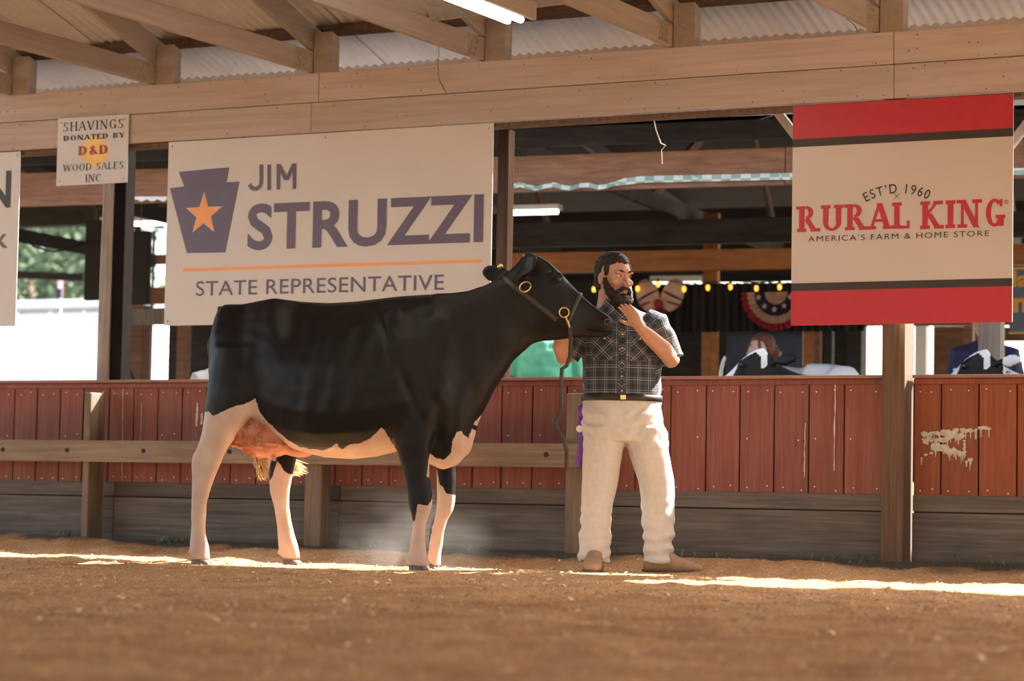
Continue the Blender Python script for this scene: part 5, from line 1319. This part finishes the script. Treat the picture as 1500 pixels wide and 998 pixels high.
    for z in (1.02, 1.10, 1.18, 1.26, 1.34, 1.41):
        h = bv.ray_cast(Vector((xc, -.6, z)), Vector((0, 1, 0)))
        if h[0] is not None: m = MB(); m.ell(h[0]+Vector((0, -.001, 0)), (.0055, .003, .0055), None, 10, 6); m.build('button', MAT['steel'], shirt, True)
    for s in (-1, 1):
        h = bv.ray_cast(Vector((xc+s*.1, -.6, 1.315)), Vector((0, 1, 0)))
        if h[0] is not None: m = MB(); m.ell(h[0], (.0055, .003, .0055), None, 10, 6); m.build('button', MAT['steel'], shirt, True)
    # ---- trousers
    mb = MB(); hcol(mb, [(-.05, 0, 1.0, .218, .15), (-.05, 0, .95, .226, .155), (-.045, .005, .88, .236, .165), (-.04, .01, .80, .24, .165), (-.04, .01, .74, .235, .15)], 26)
    hcol(mb, [(-.145, .0, .82, .125, .15), (-.152, 0, .70, .118, .135), (-.16, 0, .60, .108, .118), (-.165, 0, .52, .1, .108), (-.178, 0, .42, .094, .1), (-.188, 0, .30, .09, .096), (-.19, 0, .17, .088, .094), (-.19, 0, .09, .09, .098), (-.19, 0, .055, .088, .098)], 22)
    hcol(mb, [(.075, .0, .82, .13, .15), (.105, 0, .70, .12, .135), (.13, 0, .60, .108, .118), (.152, 0, .52, .1, .108), (.162, 0, .42, .096, .1), (.168, 0, .30, .092, .096), (.168, 0, .17, .086, .094), (.168, 0, .10, .086, .098), (.165, 0, .06, .086, .1)], 22)
    me = remesh('trousers', mb, .0072, 4)
    def wrinkle(c, n):
        low = sstep(.5, .1, c.z); hip = sstep(.62, .82, c.z)
        side = 1 if c.x > -.03 else -1
        d = .010*low*noise.noise(Vector((c.x*7, c.y*7, c.z*26+side*3)))+.006*low*math.sin(c.z*70+noise.noise(c*6)*5)
        d += hip*.014*noise.noise(Vector((c.x*8+c.z*10, c.y*6, c.z*22-abs(c.x+.04)*18)))
        d += .007*noise.noise(Vector((c.x*12, c.y*12, c.z*5)))
        return d
    displace(me, wrinkle); link('trousers', me, MAT['trousers'], root, True)
    m = MB(); rr = []
    for r_, z in ((.226, .965), (.232, .967), (.232, 1.0), (.226, 1.002)): rr.append(ring((-.05, 0, z), r_, r_*.70, 40))
    m.loft(rr+[rr[0]], False); m.build('belt', MAT['belt'], root, True)
    m = MB(); m.obox((-.05, -.164, .984), (.016, .003, .013), None, .004); m.build('belt_buckle', MAT['brass'], root)
    # ---- boots
    def boot(x, y, ang, name='boot'):
        R_ = Matrix.Translation((x, y, 0)) @ Matrix.Rotation(ang, 4, 'Z') @ Matrix.Scale(1.14, 4); m = MB(); rr = []
        for t, zt, w in ((.075, .07, .03), (.06, .105, .042), (.0, .13, .047), (-.05, .115, .044), (-.10, .082, .046), (-.16, .064, .05), (-.20, .05, .044), (-.228, .034, .022)):
            r_ = []
            for k in range(16):
                a = 2*PI*k/16; r_.append(Vector((w*math.cos(a), t, .014+(zt-.014)*(.5+.5*math.sin(a)) if math.sin(a) > -.2 else .014)))
            rr.append([R_ @ p for p in r_])
        m.loft(rr); b = m.build(name, MAT['boot'], root, True)
        m = MB(); rr = []
        for z in (0.0, .016): rr.append([R_ @ Vector(p) for p in [(w*s_, t, z) for s_, lst in ((1, ((.08, .028), (.0, .042), (-.08, .036), (-.16, .05), (-.21, .038), (-.235, .01))), (-1, ((-.235, .01), (-.21, .038), (-.16, .05), (-.08, .036), (.0, .042), (.08, .028)))) for t, w in lst]])
        m.loft(rr); m.build('sole', MAT['sole'], b)
    boot(-.19, -.02, math.radians(-6)); boot(.175, .0, math.radians(72))
    return root
man = build_man()
# purple rosette ribbon hanging from his hip pocket
rb = thing('award_ribbon', man.location, 'purple award ribbon hanging from the man\'s hip pocket', 'ribbon', rz=YAW)
MAT['ribbon'] = plain('purple_ribbon', (.16, .05, .34), .5, noise_amt=.15)
MZ = lambda py: (838-py)/258; MX = lambda px: (px-920)/258
m = MB(); m.ell((MX(849), -.01, MZ(603)), (.028, .02, .036)); m.build('rosette', MAT['ribbon'], rb, True)
for k, pts in enumerate(([(849, 606), (850, 630), (848, 655), (843, 686)], [(849, 606), (852, 632), (853, 660), (855, 684)], [(850, 606), (847, 628), (850, 650), (848, 672)])):
    m = MB(); m.tube([(MX(a), -.01+.012*k, MZ(b)) for a, b in pts], [(.016, .003)]*4, 8, True, (.2, 1, 0)); m.build('streamer', MAT['ribbon'], rb, True)
m = MB(); m.tube([(MX(846), -.01, MZ(630)), (MX(846), -.014, MZ(630))], .02, 14); m.build('medallion', MAT['white'], rb)

# ---- people behind the fence
def bystander(px, D, py_top, label, shirt, hairmat, skin, face=0.0, turn=0.0, long=None, arm_out=0.0, seed=1, shirtname='shirt'):
    p = on_ground(px, D); d_ = _f + _r*((px-750)/FPX) + _u*((499-py_top)/FPX); ztop = (CAM+d_*D).z-.03
    H = ztop; k = H/1.78
    root = thing('person', (p.x, p.y, .03), label, 'person', 'people behind the ring fence', rz=YAW+turn); root.scale = (k,)*3
    HT = Matrix.Translation((0, -.01, 1.645)) @ Matrix.Rotation(face, 4, 'Z'); mb = MB(); head_parts(mb, HT)
    hcol(mb, [(0, 0, .82, .16, .11), (0, 0, 1.0, .15, .1), (0, 0, 1.3, .17, .11), (0, 0, 1.42, .16, .09), (0, .02, 1.5, .06, .06)])
    for s in (-1, 1):
        limb(mb, [(s*.17, 0, 1.41), (s*(.21+arm_out*.5), .02, 1.2), (s*(.23+arm_out), -.02, 1.12)], [.05, .046, .04]); limb(mb, [(s*(.23+arm_out), -.02, 1.12), (s*(.22+arm_out), -.1, .98), (s*(.2+arm_out), -.16, .88)], [.041, .038, .027])
        hand_parts(mb, (s*(.2+arm_out), -.17, .87), (0, -.3, -.95), (-s, 0, 0), 1 if s > 0 else -1, .35)
        limb(mb, [(s*.09, 0, .86), (s*.1, 0, .5), (s*.1, .02, .06)], [.08, .06, .045])
    me = remesh('body', mb, .009, 2); link('body', me, skin, root, True)
    head_extras(root, HT, hairmat, False, seed, long)
    mb = MB(); hcol(mb, [(0, 0, .88, .2, .14), (0, 0, 1.0, .195, .135), (0, 0, 1.2, .2, .135), (0, 0, 1.34, .2, .125), (0, 0, 1.42, .18, .105), (0, .01, 1.48, .11, .08), (0, .02, 1.51, .07, .068)], 22)
    for s in (-1, 1): limb(mb, [(s*.12, 0, 1.42), (s*.175, 0, 1.41), (s*(.2+arm_out*.35), .01, 1.29), (s*(.215+arm_out*.6), .01, 1.2)], [.06, .07, .064, .066])
    me = remesh(shirtname, mb, .009, 3); displace(me, lambda c, n: fold(c, 1.6, seed)); link(shirtname, me, shirt, root, True)
    mb = MB(); hcol(mb, [(0, 0, .92, .19, .13), (0, 0, .8, .19, .14)])
    for s in (-1, 1): hcol(mb, [(s*.09, 0, .84, .1, .12), (s*.1, 0, .5, .085, .09), (s*.1, .01, .06, .075, .085)])
    me = remesh('trousers', mb, .011, 3); link('trousers', me, MAT['denim'], root, True)
    for s in (-1, 1):
        m = MB(); m.tube([(s*.1, .08, .035), (s*.1, .0, .05), (s*.1, -.12, .035), (s*.1, -.18, .03)], [(.035, .034), (.045, .048), (.045, .034), (.03, .026)], 12); m.build('shoe', MAT['sole'], root, True)
    return root
MAT['denim'] = plain('blue_denim', (.05, .07, .12), .8)
MAT['green'] = plain('green_cotton', (.10, .42, .28), .8, noise_amt=.08)
MAT['navy'] = plain('navy_cotton', (.03, .03, .10), .8); MAT['greyshirt'] = plain('grey_cotton', (.36, .37, .38), .8); MAT['plum'] = plain('dark_violet_cotton', (.03, .022, .06), .8)
bystander(790, 16.2, 424, 'person in a green shirt standing behind the cow head', MAT['green'], MAT['hair_dark'], MAT['skin_fair'], .3, .2, None, .04, 1)
bystander(1112, 18.6, 487, 'red-haired girl with a ponytail, looking left behind the fence', MAT['plum'], MAT['hair_red'], MAT['skin_fair'], -1.25, -.3, [(0, .09, .03), (.0, .12, -.03), (0, .125, -.1), (0, .12, -.17), (0, .115, -.23)], 0, 2)
bystander(314, 16.8, 488, 'person in a grey shirt mostly hidden by the cow rump', MAT['greyshirt'], MAT['hair_dark'], MAT['skin_fair'], .5, .4, None, 0, 3)
nb = bystander(1441, 18.9, 440, 'person in navy with a number bib behind the grooved post', MAT['navy'], MAT['hair_dark'], MAT['skin_fair'], -.4, -.2, None, 0, 4)
# number bib on the navy shirt
bb = MB(); bb.obox((-.13, -.165, 1.2), (.085, .003, .1), None, .001); bib = bb.build('number_bib', MAT['white'], nb)
me = text_mesh('12', .02); co = fit_flat(get_co(me), (-.18, 1.14), (-.08, 1.26), -.1695); split_letters(co, [tuple(p.vertices) for p in me.polygons], MAT['black'], bib)

# ---- a little dust kicked up round the forefeet
def dust():
    m = bpy.data.materials.new('dust_haze'); m.use_nodes = True; nt = m.node_tree; nt.nodes.remove(nt.nodes['Principled BSDF'])
    out = nt.nodes['Material Output']; v = N(nt, 'ShaderNodeVolumePrincipled'); v.inputs['Color'].default_value = (.95, .86, .76, 1); v.inputs['Anisotropy'].default_value = .35
    tc = nt.nodes.new('ShaderNodeTexCoord'); n1 = N(nt, 'ShaderNodeTexNoise', Scale=3.2, Detail=2.0); nt.links.new(tc.outputs['Object'], n1.inputs['Vector'])
    ln = N(nt, 'ShaderNodeVectorMath', operation='LENGTH'); mp = nt.nodes.new('ShaderNodeMapping'); mp.inputs['Scale'].default_value = (1/.62, 1/.3, 1/.36); nt.links.new(tc.outputs['Object'], mp.inputs[0]); nt.links.new(mp.outputs[0], ln.inputs[0])
    fo = N(nt, 'ShaderNodeMapRange'); fo.inputs[1].default_value = 1.0; fo.inputs[2].default_value = .1; nt.links.new(ln.outputs['Value'], fo.inputs[0])
    nn = N(nt, 'ShaderNodeMapRange'); nn.inputs[1].default_value = .42; nn.inputs[2].default_value = .72; nn.inputs[4].default_value = 1.0; nt.links.new(n1.outputs['Fac'], nn.inputs[0])
    mu = N(nt, 'ShaderNodeMath', operation='MULTIPLY'); nt.links.new(fo.outputs[0], mu.inputs[0]); nt.links.new(nn.outputs[0], mu.inputs[1])
    m2 = N(nt, 'ShaderNodeMath', operation='MULTIPLY'); nt.links.new(mu.outputs[0], m2.inputs[0]); m2.inputs[1].default_value = .95; nt.links.new(m2.outputs[0], v.inputs['Density'])
    nt.links.new(v.outputs[0], out.inputs['Volume'])
    c = atD(590, 800, 14.45); mb = MB(); mb.ell((0, 0, 0), (.62, .3, .36), None, 20, 12); o = mb.build('dust_haze', m); o.location = (c.x, c.y, .12)
    tag(o, 'faint cloud of sunlit dust around the cow\'s forefeet', 'dust', None, 'stuff')
dust()
